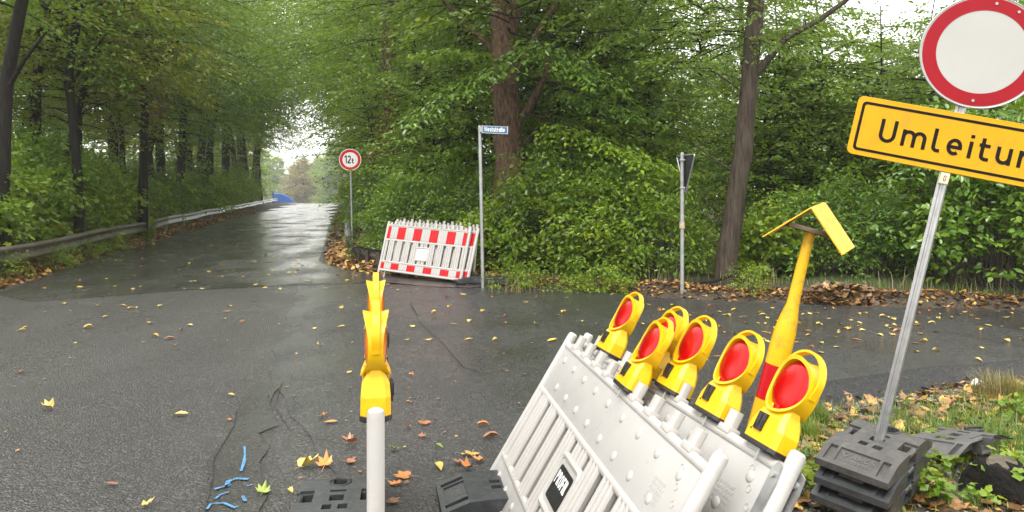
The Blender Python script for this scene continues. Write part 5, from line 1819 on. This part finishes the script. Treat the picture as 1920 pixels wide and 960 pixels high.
# ------------------------------------------------------------------ other signs
# street name sign
pb_, pt_ = G(906, 541), P(899.5, 237, 12.9)
pb_.y = 12.9; pb_.x = (906 - 960) / F * 12.9; pb_.z = 0
t = thing("street_name_sign", "blue street name sign on a tall slim steel post", "street sign", loc=pb_)
MB().tube([Vector((0, 0, -0.2)), pt_ - pb_], 0.030, 14).build("post", MAT['galv'], t)
MB().tube([pt_ - pb_, pt_ - pb_ + Vector((0, 0, 0.012))], [0.032, 0.024], 14).build("cap", MAT['galv_dull'], t)
c = P(928, 243.5, 12.86) - pb_
Mx = basis(c, Vector((0.985, 0.17, -0.035)).normalized(), Vector((-0.17, 0.985, 0)).normalized(), Vector((0.03, 0, 1)).normalized())
pl = MB().prism(rrect(0.43, 0.126, 0.006, 2), -0.004, 0.004).build("name_plate", MAT['sign_blue'], t, Mx)
fb = MB(); frame_mb(fb, rrect(0.424, 0.120, 0.005, 2), rrect(0.416, 0.112, 0.004, 2), -0.0055); fb.build("border", MAT['paint_white'], pl)
tb = MB(); text_mb(tb, "Weststraße", 0.074, -0.180, -0.030, -0.0056, 0.17, 0.10, 0.735); tb.build("lettering", MAT['paint_white'], pl)
fr = MB(); fr.box((0.2155, 0, 0), (0.004, 0.010, 0.066)); fr.box((-0.2155, 0, 0), (0.005, 0.010, 0.070)); fr.build("end_strip", MAT['galv'], pl)
MB().box((-0.235, 0, 0), (0.02, 0.012, 0.045)).build("bracket", MAT['galv_dull'], pl)
# weight limit sign
Y = 21.7
bs = Vector(((661 - 960) / F * Y, Y, gz1((661 - 960) / F * Y, Y)))
t = thing("weight_limit_sign", "round white weight limit sign with a red ring beside the climbing road", "road sign", loc=bs)
top_ = P(656.5, 283, Y) - bs
MB().tube([Vector((0, 0, -0.3)), top_ + Vector((0, 0.04, 0))], 0.030, 12).build("post", MAT['galv_dull'], t)
c = P(656.5, 299.5, Y) - bs
Mx = Matrix.Translation(c) @ Matrix.Rotation(R(9), 4, 'Z')
dd = MB().prism(disc_poly(0.300, 48), -0.004, 0.0).build("disc", MAT['sign_white_brightened'], t, Mx)
m = MB(); ring_mb(m, 0.212, 0.288, -0.006, 48); m.build("red_ring", MAT['sign_red_brightened'], dd)
m = MB(); x1 = text_mb(m, "12", 0.225, -0.150, -0.105, -0.0065, 0.17, 0.13, 0.72); text_mb(m, "t", 0.150, x1 + 0.004, -0.105, -0.0065, 0.20, 0.1, 0.85); m.build("lettering", MAT['black'], dd)
m = MB(); m.tube([(0.300 * math.cos(2 * math.pi * i / 40), -0.002, 0.300 * math.sin(2 * math.pi * i / 40)) for i in range(41)], 0.007, 6, cap=False); m.build("rim", MAT['paint_white'], dd)
# give way sign seen from behind
Y = 11.9
bs = Vector(((1279 - 960) / F * Y, Y, 0.02))
t = thing("give_way_sign", "triangular sign seen from its dark back on a thin grey post", "road sign", loc=bs)
MB().tube([Vector((0, 0, -0.3)), P(1279, 288, Y) - bs], 0.029, 14).build("post", MAT['galv_dull'], t)
MB().tube([P(1279, 288, Y) - bs, P(1279, 286, Y) - bs], [0.031, 0.02], 14).build("cap", MAT['galv_dull'], t)
ang = R(77)
xa = Vector((math.cos(ang), -math.sin(ang), 0))
c = P(1284, 291, Y) - bs + Vector((0.012, -0.0, 0))
ya = Vector((0, 0, 1)).cross(xa)
Mx = basis(c, xa, ya, Vector((0, 0, 1)))
tri = []
for (a, b) in ((-0.315, 0.0), (0.315, 0.0), (0, -0.60)):
    tri.append((a, b))
def round_poly(poly, r, n=5):
    out = []
    N = len(poly)
    for i in range(N):
        p0, p1, p2 = Vector(poly[i - 1]), Vector(poly[i]), Vector(poly[(i + 1) % N])
        a = p1 + (p0 - p1).normalized() * r; b = p1 + (p2 - p1).normalized() * r
        for k in range(n + 1):
            u = k / n
            q = a * (1 - u) ** 2 + p1 * 2 * u * (1 - u) + b * u * u
            out.append((q.x, q.y))
    return out
rt = round_poly(tri, 0.05)
tp = MB().prism(rt, -0.004, 0.004).build("triangle", MAT['sign_back'], t, Mx)
m = MB(); m.tube([(a, 0, b) for a, b in rt] + [(rt[0][0], 0, rt[0][1])], 0.012, 8, cap=False); m.build("edge", MAT['galv'], tp)
m = MB(); m.prism(round_poly([(a * 0.93, b * 0.93 - 0.02) for a, b in tri], 0.05), 0.0045, 0.0065); m.build("face", MAT['sign_white'], tp)
for py0, py1, r_, mt in ((402, 418, 0.036, MAT['galv']), (417, 428, 0.042, MAT['tape'])):
    MB().tube([P(1279, py1, Y) - bs, P(1279, py0, Y) - bs], r_, 12).build("wrapped_tape", mt, t)
for py0 in (300, 352):
    MB().box((0.0, 0, 0), (0.04, 0.04, 0.012), None, 0.003).build("clamp", MAT['galv_dull'], t, Matrix.Translation(P(1279, py0, Y) - bs))

# ------------------------------------------------------------------ stump, wooden post, stone, branch
s0 = G(1872, 930, -0.08); s0.z = gz1(s0.x, s0.y)
t = thing("tree_stump", "black rotten tree stump with a pale sawn top in the leaf litter", "stump", loc=s0)
rings = []
for zz, rr_ in ((-0.08, 0.18), (0.02, 0.17), (0.08, 0.16), (0.13, 0.135), (0.165, 0.105)):
    rings.append([((rr_ * (1 + 0.16 * math.sin(a * 3 + zz * 9) + 0.08 * math.sin(a * 7))) * math.cos(a), (rr_ * (1 + 0.16 * math.sin(a * 3 + zz * 9))) * math.sin(a), zz + 0.015 * math.sin(a * 5)) for a in np.linspace(0, 2 * math.pi, 29)[:-1]])
MB().loft(rings, True, True).build("stump_body", MAT['rot'], t)
MB().loft([[(0.090 * math.cos(a) * (1 + 0.2 * math.sin(2 * a)) + 0.02, 0.08 * math.sin(a), 0.165 + 0.01 * math.sin(a)) for a in np.linspace(0, 6.283, 17)[:-1]], [(0.080 * math.cos(a) * (1 + 0.2 * math.sin(2 * a)) + 0.024, 0.07 * math.sin(a), 0.176 + 0.012 * math.sin(a)) for a in np.linspace(0, 6.283, 17)[:-1]]], True).build("sawn_top", MAT['cut'], t)
w0 = P(1917, 950, 3.3)
w0.z = gz1(w0.x, w0.y)
tag(MB().prism(rrect(0.06, 0.05, 0.008, 2), -0.25, 0.33, 'z').build("wooden_post", MAT['wood'], None, Matrix.Translation(w0)), "short brown wooden post at the right edge of the picture", "post")
st = bmesh.new(); bmesh.ops.create_icosphere(st, subdivisions=2, radius=0.055)
for v in st.verts:
    v.co *= 1 + 0.18 * math.sin(v.co.x * 60 + 1) * math.sin(v.co.y * 50)
    v.co.z *= 0.75
me = bpy.data.meshes.new("stone"); st.to_mesh(me); st.free(); me.materials.append(MAT['paint_white'])
so = link("stone", me); so.location = G(1832, 722, -0.06); so.location.z = gz1(so.location.x, so.location.y) + 0.03
tag(so, "pale round stone beside the long-bladed grass tuft", "stone")
b0 = [P(1205, 552, 12.2), P(1250, 540, 12.3), P(1290, 533, 12.3), P(1340, 527, 12.2), P(1368, 518, 12.15), P(1402, 512, 12.1)]
bb = MB(); bb.tube(b0, [0.012, 0.02, 0.026, 0.026, 0.02, 0.010], 7)
bb.tube([P(1325, 530, 12.2), P(1352, 541, 12.0), P(1385, 553, 11.8)], [0.018, 0.013, 0.006], 6)
tag(bb.build("fallen_branch", MAT['bark'], None), "dead branch lying across the foot of the leaning trunk", "branch")
bt = [P(1262, 385, 13.4), P(1284, 380, 13.4), P(1315, 381, 13.4)]

# ------------------------------------------------------------------ leaf litter, grass, weeds
def scatter(xs, ys, lift, lo, hi, name, mat, jit=0.5, label=None, zfix=None, width=1.4, lobed=True):
    n = len(xs)
    z = (gz(xs, ys) if zfix is None else np.full(n, zfix)) + RNG.uniform(min(0.004, lift * 0.5), lift, n)
    a = RNG.uniform(0, 6.283, n)
    d = np.stack([np.cos(a), np.sin(a), RNG.normal(0, 0.18, n)], 1)
    nn = np.array([0, 0, 1.0]) + RNG.normal(0, jit, (n, 3))
    nn[:, 2] = np.abs(nn[:, 2]) + 0.3
    me = leaf_mesh(name, np.stack([xs, ys, z], 1), d, nn, RNG.uniform(lo, hi, n), [mat], None, lobed, width)
    return stuff(link(name, me), label)

def along(pts, n, w0, w1, side):
    """random points beside a polyline, from w0 to w1 metres off it"""
    pts = np.array(pts); seg = pts[1:] - pts[:-1]
    L = np.hypot(seg[:, 0], seg[:, 1])
    k = RNG.choice(len(L), n, p=L / L.sum())
    t = RNG.uniform(0, 1, n)
    p = pts[k] + seg[k] * t[:, None]
    nn = np.stack([seg[k][:, 1], -seg[k][:, 0]], 1) / L[k][:, None] * side
    return p + nn * (w0 + (w1 - w0) * RNG.uniform(0, 1, n) ** 0.9)[:, None]
ll = [(-7.2, 5), (-7.4, 7), (-8.35, 12.6), (-10.2, 19.4), (-12.2, 28)]
p = along(ll, 10000, -0.22, 0.85, -1); scatter(p[:, 0], p[:, 1], 0.03, 0.05, 0.11, "leaf_litter", MAT['litter'], label="brown leaf litter along the left guardrail")
p = along([(-12.2, 28), (-14.2, 36.8), (-19, 57)], 4500, -0.2, 1.0, -1); scatter(p[:, 0], p[:, 1], 0.03, 0.07, 0.13, "leaf_litter", MAT['litter'], label="leaf litter along the far left guardrail")
rl = [(-0.55, 13.35), (-2.3, 14.5), (-3.5, 15.9), (-4.3, 17.7), (-5.4, 22.5)]
p = along(rl, 6500, -0.2, 1.0, 1); scatter(p[:, 0], p[:, 1], 0.03, 0.05, 0.11, "leaf_litter", MAT['litter'], label="brown leaf litter on the bank at the corner")
p = along([(-5.4, 22.5), (-8.15, 35), (-14, 62)], 4200, -0.15, 1.1, 1); scatter(p[:, 0], p[:, 1], 0.03, 0.06, 0.12, "leaf_litter", MAT['litter_dark'], label="leaf litter on the bank by the climbing road")
fl_ = [(14, 8.1), (7.05, 10.6), (4.5, 11.0), (2.58, 11.7), (0.9, 12.6), (-0.55, 13.35)]
p = along(fl_, 5000, -0.10, 0.6, 1); scatter(p[:, 0], p[:, 1], 0.02, 0.03, 0.065, "leaf_litter", MAT['litter'], label="leaf litter along the side road's far edge")
# heap of old leaves right of the yellow post
c = G(1590, 575)
n = 480
a = RNG.uniform(0, 6.28, n); q = np.sqrt(RNG.uniform(0, 1, n))
hx_, hy_ = c.x + np.cos(a) * q * 0.6, c.y + 0.35 + np.sin(a) * q * 0.3
hz = gz(hx_, hy_) + 0.13 * (1 - q ** 1.5) * RNG.uniform(0.2, 1, n) + 0.01
me = leaf_mesh("leaf_heap", np.stack([hx_, hy_, hz], 1), np.stack([np.cos(a), np.sin(a), RNG.normal(0, .4, n)], 1), np.array([0, 0, 1.]) + RNG.normal(0, .5, (n, 3)), RNG.uniform(.05, .1, n), [MAT['litter_dark']], None, True, 1.3)
stuff(link("leaf_heap", me), "heap of old brown leaves at the far roadside")

# verge under the detour sign
n = 5200
vx = RNG.uniform(1.0, 5.4, n); vy = RNG.uniform(2.4, 7.4, n)
sd = road_sd(vx, vy)
k = (sd > 0.06) & (RNG.uniform(0, 1, n) < np.clip(1.1 - 0.35 * vnoise(vx * 1.5, vy * 1.5, 41) * 2, 0.1, 1))
scatter(vx[k], vy[k], 0.025, 0.035, 0.085, "leaf_litter", MAT['litter'], label="leaf litter on the verge under the detour sign")
n = 9000
vx = RNG.uniform(1.0, 5.4, n); vy = RNG.uniform(2.4, 7.4, n)
k = road_sd(vx, vy) > 0.12
vx, vy = vx[k], vy[k]
def pebbles(xs, ys, lo, hi, name, label):
    n = len(xs)
    bv = np.array([(1, 0, 0), (0, 1, 0), (-1, 0, 0), (0, -1, 0), (0, 0, .7), (0.5, 0.5, .4)])
    bf = np.array([(0, 5, 4), (5, 1, 4), (1, 2, 4), (2, 3, 4), (3, 0, 4), (0, 1, 5)])
    s = RNG.uniform(lo, hi, n)
    a = RNG.uniform(0, 6.28, n)
    ca, sa_ = np.cos(a), np.sin(a)
    v = bv[None] * s[:, None, None] * RNG.uniform(0.7, 1.3, (n, 1, 3))
    x = v[:, :, 0] * ca[:, None] - v[:, :, 1] * sa_[:, None] + xs[:, None]
    y_ = v[:, :, 0] * sa_[:, None] + v[:, :, 1] * ca[:, None] + ys[:, None]
    z = v[:, :, 2] + gz(xs, ys)[:, None] - 0.002
    f = (bf[None] + np.arange(n)[:, None, None] * 6).reshape(-1, 3)
    return stuff(link(name, np_mesh(name, np.stack([x, y_, z], -1).reshape(-1, 3), f, [MAT['pebble']])), label)
pebbles(vx, vy, 0.006, 0.022, "gravel", "gravel of the verge")
ep = along([(1.12, 3.5), (1.38, 5.0), (1.75, 5.95), (2.6, 6.52), (3.7, 7.0), (4.9, 7.4), (8, 7.1)], 3500, 0.10, 0.42, 1)
pebbles(ep[:, 0], ep[:, 1], 0.006, 0.020, "asphalt_crumbs", "crumbled asphalt along the road edge")

def blades(xs, ys, hlo, hhi, w, name, mat, lean=0.45, label=None):
    n = len(xs)
    z = gz(xs, ys) - 0.01
    a = RNG.uniform(0, 6.283, n)
    ln = np.abs(RNG.normal(0, lean, n))
    h = RNG.uniform(hlo, hhi, n)
    segs = []
    dirx, diry = np.cos(a), np.sin(a)
    for t, ww in ((0, 1), (0.5, 0.8), (0.85, 0.45), (1.0, 0.02)):
        off = ln * t * t * h
        px_ = xs + dirx * off; py_ = ys + diry * off; pz_ = z + h * t * np.sqrt(np.clip(1 - 0.35 * ln * t, 0.2, 1))
        for sg in (1, -1):
            segs.append(np.stack([px_ - diry * w * ww * sg, py_ + dirx * w * ww * sg, pz_], 1))
    v = np.stack(segs, 1).reshape(-1, 3)
    f = np.array([(0, 1, 3, 2), (2, 3, 5, 4), (4, 5, 7, 6)])
    f = (f[None] + np.arange(n)[:, None, None] * 8).reshape(-1, 4)
    return np_mesh(name, v, f, [mat])
# short grass carpet on the verge, patchy
n = 42000
vx = RNG.uniform(1.7, 5.6, n); vy = RNG.uniform(3.0, 7.2, n)
pp = 1.7 * np.exp(-((vx - 3.1) / 0.9) ** 2 - ((vy - 5.35) / 0.55) ** 2) + 0.8 * np.exp(-((vx - 4.2) / 0.7) ** 2 - ((vy - 5.9) / 0.5) ** 2) + 0.22 * vnoise(vx * 2.2, vy * 2.2, 51)
k = (road_sd(vx, vy) > 0.3) & (RNG.uniform(0, 1, n) < pp * (0.35 + vnoise(vx * 4, vy * 4, 52)))
stuff(link("verge_grass", blades(vx[k], vy[k], 0.03, 0.10, 0.0034, "verge_grass", MAT['grass'])), "short green grass on the verge")
tufts = [(1525, 792, 0.16, 260, 'grass', "fresh grass tuft left of the foot plate stack"), (1508, 818, 0.15, 240, 'grass', "grass tuft beside the nearest red lamp"), (1868, 742, 0.22, 420, 'grass_dry', "long pale grass tuft behind the detour sign's post"), (1690, 722, 0.10, 160, 'grass', "small grass tuft by the steel post"), (1900, 742, 0.16, 220, 'grass', "grass tuft at the right edge by the pale tuft"), (1885, 845, 0.22, 160, 'grass', "long bright blades growing over the black stump")]
for px, py, h, nb, mt, lb in tufts:
    c = G(px, py, -0.08)
    rad = 0.10 if h < 0.2 else 0.17
    a = RNG.uniform(0, 6.28, nb); q = np.sqrt(RNG.uniform(0, 1, nb)) * rad
    me = blades(c.x + np.cos(a) * q, c.y + np.sin(a) * q, h * 0.5, h * 1.25, 0.003, "grass_tuft", MAT[mt], 0.7)
    tag(link("grass_tuft", me), lb, "grass tuft")
# pale dry stalks at the far edge
for px, w_, nb in ((965, 0.35, 40), (1440, 0.6, 40), (1740, 1.0, 24), (1230, 0.5, 24), (1900, 0.6, 10)):
    c = G(px, 556 if px < 1500 else 572)
    xs = c.x + RNG.normal(0, w_ * 0.5, nb); ys = c.y + 0.35 + np.abs(RNG.normal(0, 0.15, nb))
    me = blades(xs, ys, 0.15, 0.45, 0.004, "dry_stalks", MAT['grass_dry'], 0.5)
    stuff(link("dry_stalks", me), "pale dry stalks at the road's far edge")
xs = RNG.uniform(-0.2, 9, 800); ys = 13.3 - 0.355 * (xs + 0.55) + 0.3 + RNG.uniform(0, 0.7, 800)
stuff(link("edge_grass", blades(xs, ys, 0.06, 0.2, 0.004, "edge_grass", MAT['grass'], 0.8)), "grass at the side road's far edge")
ys = RNG.uniform(10, 40, 500); xs = np.array([rail_x(v) for v in ys]) + RNG.uniform(-0.5, 0.12, 500)
stuff(link("edge_grass", blades(xs, ys, 0.08, 0.26, 0.005, "edge_grass", MAT['grass'], 0.6)), "grass under the left guardrail")

# small leafy weeds on the verge and under the guardrails
def weed_variant(key, seed, h, n, leaf):
    fo = Foliage(seed); rr = random.Random(seed); st = MB()
    for k in range(n):
        a = rr.uniform(0, 6.28); q = rr.uniform(0.2, 1) * h * 0.9; z = rr.uniform(0.25, 1) * h
        p1 = (math.cos(a) * q, math.sin(a) * q, z)
        st.tube([(0, 0, -0.02), (p1[0] * 0.5, p1[1] * 0.5, z * 0.7), p1], [0.003, 0.0025, 0.001], 4, cap=False)
        fo.clump(p1, leaf * 0.9, 6, leaf, 0.4, 0.4)
    TREES[key] = (st.mesh("stems", MAT['grass']), fo.mesh("leaves", MAT['leaf_fresh'], True))
weed_variant('w1', 61, 0.16, 9, 0.048)
weed_variant('w2', 62, 0.11, 7, 0.042)
for px, py, k in [(1625, 935, 'w1'), (1740, 895, 'w1'), (1700, 930, 'w2'), (1560, 905, 'w2'), (1515, 935, 'w1'), (1790, 865, 'w2'), (1880, 925, 'w1'), (1830, 950, 'w2'), (1762, 935, 'w2'), (1905, 790, 'w1'), (1890, 770, 'w2'), (1500, 870, 'w2'), (1655, 955, 'w1'), (1905, 905, 'w1'), (1770, 850, 'w1')]:
    c = G(px, py, -0.07)
    place_tree(k, c.x, c.y, rg.uniform(0.8, 1.3), rg.uniform(0, 6.28), "small leafy ground weed in the leaf litter of the verge", "weeds on the verge", "weed", "weed")
for Yv in (13.6, 15.8, 16.4, 18.2, 19.5, 21, 24):
    place_tree('b6', rail_x(Yv) + 0.10, Yv, rg.uniform(0.5, 0.8), rg.uniform(0, 6.28), "small weed growing out under the left guardrail", "weeds under the left guardrail", "weed", "weed")
for px, py in ((700, 492), (672, 500), (960, 545), (1000, 548), (1085, 552), (1130, 553), (1165, 556), (1420, 566)):
    c = G(px, py)
    place_tree('b6', c.x, c.y + 0.4, rg.uniform(0.55, 0.85), rg.uniform(0, 6.28), "low leafy plant at the edge of the side road", "low plants along the side road", "plant", "plant")

# fallen leaves that can be told apart
def maple_mesh(name, mat, seed, curl):
    rr = random.Random(seed)
    tips = [(-150, 0.42), (-95, 0.78), (-45, 0.95), (0, 1.05), (45, 0.95), (95, 0.78), (150, 0.42)]
    out = []
    for i, (a, r_) in enumerate(tips):
        r_ *= rr.uniform(0.85, 1.1)
        out.append((r_ * math.cos(R(a)), r_ * math.sin(R(a))))
        if i < len(tips) - 1:
            b = (a + tips[i + 1][0]) / 2
            out.append((0.60 * math.cos(R(b)), 0.60 * math.sin(R(b))))
    out.append((-0.12, 0.0))
    vs = [(0, 0, 0.02)] + [(x * 0.5, y * 0.5, 0.02 + curl * (x * x * 0.3 + y * y * 0.5) * rr.uniform(0.3, 1.1)) for x, y in out]
    n = len(out)
    fs = [(0, 1 + i, 1 + (i + 1) % n) for i in range(n)]
    m = len(vs)
    vs += [(-0.05, 0.012, 0.02), (-0.05, -0.012, 0.02), (-0.62, 0.05, 0.05), (-0.62, 0.035, 0.05)]
    fs += [(m, m + 1, m + 3, m + 2)]
    return mesh_from(name, vs, fs, [mat])
def oval_mesh(name, mat, seed, curl):
    rr = random.Random(seed)
    out = [(-0.5, 0), (-0.3, 0.2), (0.0, 0.30), (0.3, 0.2), (0.55, 0), (0.3, -0.2), (0.0, -0.30), (-0.3, -0.2)]
    vs = [(0, 0, 0.03)] + [(x, y, 0.02 + curl * abs(y) * rr.uniform(0.4, 1.3)) for x, y in out]
    fs = [(0, 1 + i, 1 + (i + 1) % 8) for i in range(8)]
    m = len(vs)
    vs += [(-0.48, 0.012, 0.02), (-0.48, -0.012, 0.02), (-0.8, 0.0, 0.06)]
    fs += [(m, m + 1, m + 2)]
    return mesh_from(name, vs, fs, [mat])
LV = {}
for c_ in 'yobg':
    LV['m' + c_] = [maple_mesh("fallen_leaf", MAT['fall_' + c_], 70 + i, 0.35 + 0.5 * i) for i in range(3)]
    LV['o' + c_] = [oval_mesh("fallen_leaf", MAT['fall_' + c_], 80 + i, 0.2 + 0.4 * i) for i in range(3)]
CN = {'y': 'yellow', 'o': 'orange', 'b': 'brown', 'g': 'green'}
def leaf_at(x, y, key, size, label, group, z=0.012):
    o = link("fallen_leaf", rg.choice(LV[key]))
    o.location = (x, y, z)
    o.rotation_euler = (rg.uniform(-.15, .15), rg.uniform(-.15, .15), rg.uniform(0, 6.28))
    o.scale = (size * rg.uniform(0.85, 1.15), size * rg.uniform(0.7, 1.1), size)
    tag(o, label, "leaf", group)
NEAR = [(92, 769, 'my', .14), (338, 781, 'oy', .10), (210, 912, 'ob', .07), (272, 953, 'my', .10), (493, 928, 'mg', .13), (544, 926, 'oy', .06), (432, 744, 'oy', .07), (430, 790, 'oo', .05),
        (572, 880, 'my', .17), (610, 876, 'mo', .16), (655, 870, 'mb', .11), (603, 784, 'mo', .10), (620, 795, 'oo', .09), (660, 835, 'mb', .14), (700, 826, 'mb', .09), (740, 846, 'mg', .10), (764, 806, 'mo', .08),
        (760, 898, 'mo', .14), (742, 912, 'mo', .10), (795, 796, 'mb', .12), (790, 822, 'mb', .08), (885, 855, 'my', .13), (900, 868, 'mo', .13), (878, 882, 'mo', .12), (862, 872, 'mb', .10), (822, 880, 'oy', .09), (823, 842, 'og', .06), (920, 823, 'ob', .10), (905, 800, 'oo', .08), (734, 945, 'mb', .09), (772, 708, 'mo', .08), (770, 758, 'mb', .06), (655, 701, 'oy', .08), (640, 615, 'oy', .09), (590, 618, 'oy', .08), (655, 560, 'oy', .07)]
for px, py, k, s in NEAR:
    g0 = G(px, py)
    kind = "maple leaf" if k[0] == 'm' else "oval leaf"
    leaf_at(g0.x, g0.y, k, s, f"{CN[k[1]]} fallen {kind} on the dark asphalt near the camera", f"{CN[k[1]]} {kind.replace('leaf', 'leaves')} fallen near the camera", 0.016)
MID = [(85, 543), (40, 622), (48, 617), (37, 700), (165, 616), (185, 575), (290, 633), (198, 596), (318, 637), (340, 620), (120, 571), (230, 575), (245, 580), (160, 547), (153, 540), (430, 576), (425, 586), (282, 607), (330, 540), (345, 543), (525, 545), (475, 565), (455, 605), (418, 600), (355, 612), (300, 575), (350, 505), (215, 540), (880, 640), (1010, 545), (985, 570), (948, 595), (1090, 605), (905, 585), (815, 588), (842, 578), (1055, 588), (880, 604), (780, 545), (838, 556), (850, 610), (920, 560), (955, 548), (1060, 560), (1035, 640), (1005, 610), (870, 555), (745, 545), (723, 590), (640, 580), (760, 640), (800, 640), (775, 615), (695, 690), (600, 650), (930, 640), (1120, 610)]
for px, py in MID:
    g0 = G(px, py)
    k = rg.choice(['oy', 'oy', 'my', 'ob', 'my'])
    kind = "maple leaf" if k[0] == 'm' else "oval leaf"
    leaf_at(g0.x, g0.y, k, rg.uniform(.08, .12), f"small {CN[k[1]]} {kind} lying on the wet road further off", f"{CN[k[1]]} {kind.replace('leaf', 'leaves')} on the wet road", 0.016)
# many small yellow leaves on the side road at the right
cnt = 0
while cnt < 150:
    px, py = rg.uniform(1180, 1919), rg.triangular(568, 690, 585)
    g0 = G(px, py)
    if road_sd(g0.x, g0.y)[0] > -0.1 or py > 715 - (px - 1500) * 0.09:
        continue
    leaf_at(g0.x, g0.y, rg.choice(['oy', 'oy', 'oy', 'my', 'oo']), rg.uniform(.06, .10), "small yellow leaf strewn on the wet side road", "small leaves strewn on the side road", 0.010)
    cnt += 1
n = 230
py = RNG.uniform(385, 540, n); Yv = CAMZ * F / (py - HOR + 3)
lx_ = np.interp(Yv, [12.6, 86], [-8.35, -24.9]); rx_ = np.interp(Yv, [13, 17.7, 86], [-1, -4.3, -19.2])
u = RNG.beta(0.7, 0.7, n)
k = Yv < 70
scatter((lx_ + (rx_ - lx_) * u)[k], Yv[k], 0.004, 0.04, 0.08, "leaf_scatter", MAT['litter_yellow'], 0.12, "tiny fallen leaves far up the road", 0.010)
n = 700
xs = RNG.uniform(-7, 1, n); ys = RNG.uniform(2.6, 12.5, n)
k = road_sd(xs, ys) < -0.05
k &= RNG.uniform(0, 1, n) < 0.5
scatter(xs[k], ys[k], 0.003, 0.012, 0.03, "leaf_scraps", MAT['litter'], 0.15, "tiny leaf scraps on the asphalt", 0.013)

# ------------------------------------------------------------------ misty air
HAZE = 0.0007
hb = MB(); hb.box((0, 180, 8.0), (720, 600, 20.0))
hz_ = hb.build("haze", None)
hm = bpy.data.materials.new("haze")
hm.use_nodes = True
hn = hm.node_tree.nodes
for nn_ in list(hn):
    if nn_.type != 'OUTPUT_MATERIAL':
        hn.remove(nn_)
pv_ = hn.new("ShaderNodeVolumePrincipled")
pv_.inputs["Color"].default_value = (0.92, 0.95, 0.97, 1)
pv_.inputs["Density"].default_value = HAZE
pv_.inputs["Anisotropy"].default_value = 0.2
hm.node_tree.links.new(pv_.outputs[0], hn["Material Output"].inputs["Volume"])
hz_.data.materials.clear()
hz_.data.materials.append(hm)
stuff(hz_, "misty rain haze over the road")
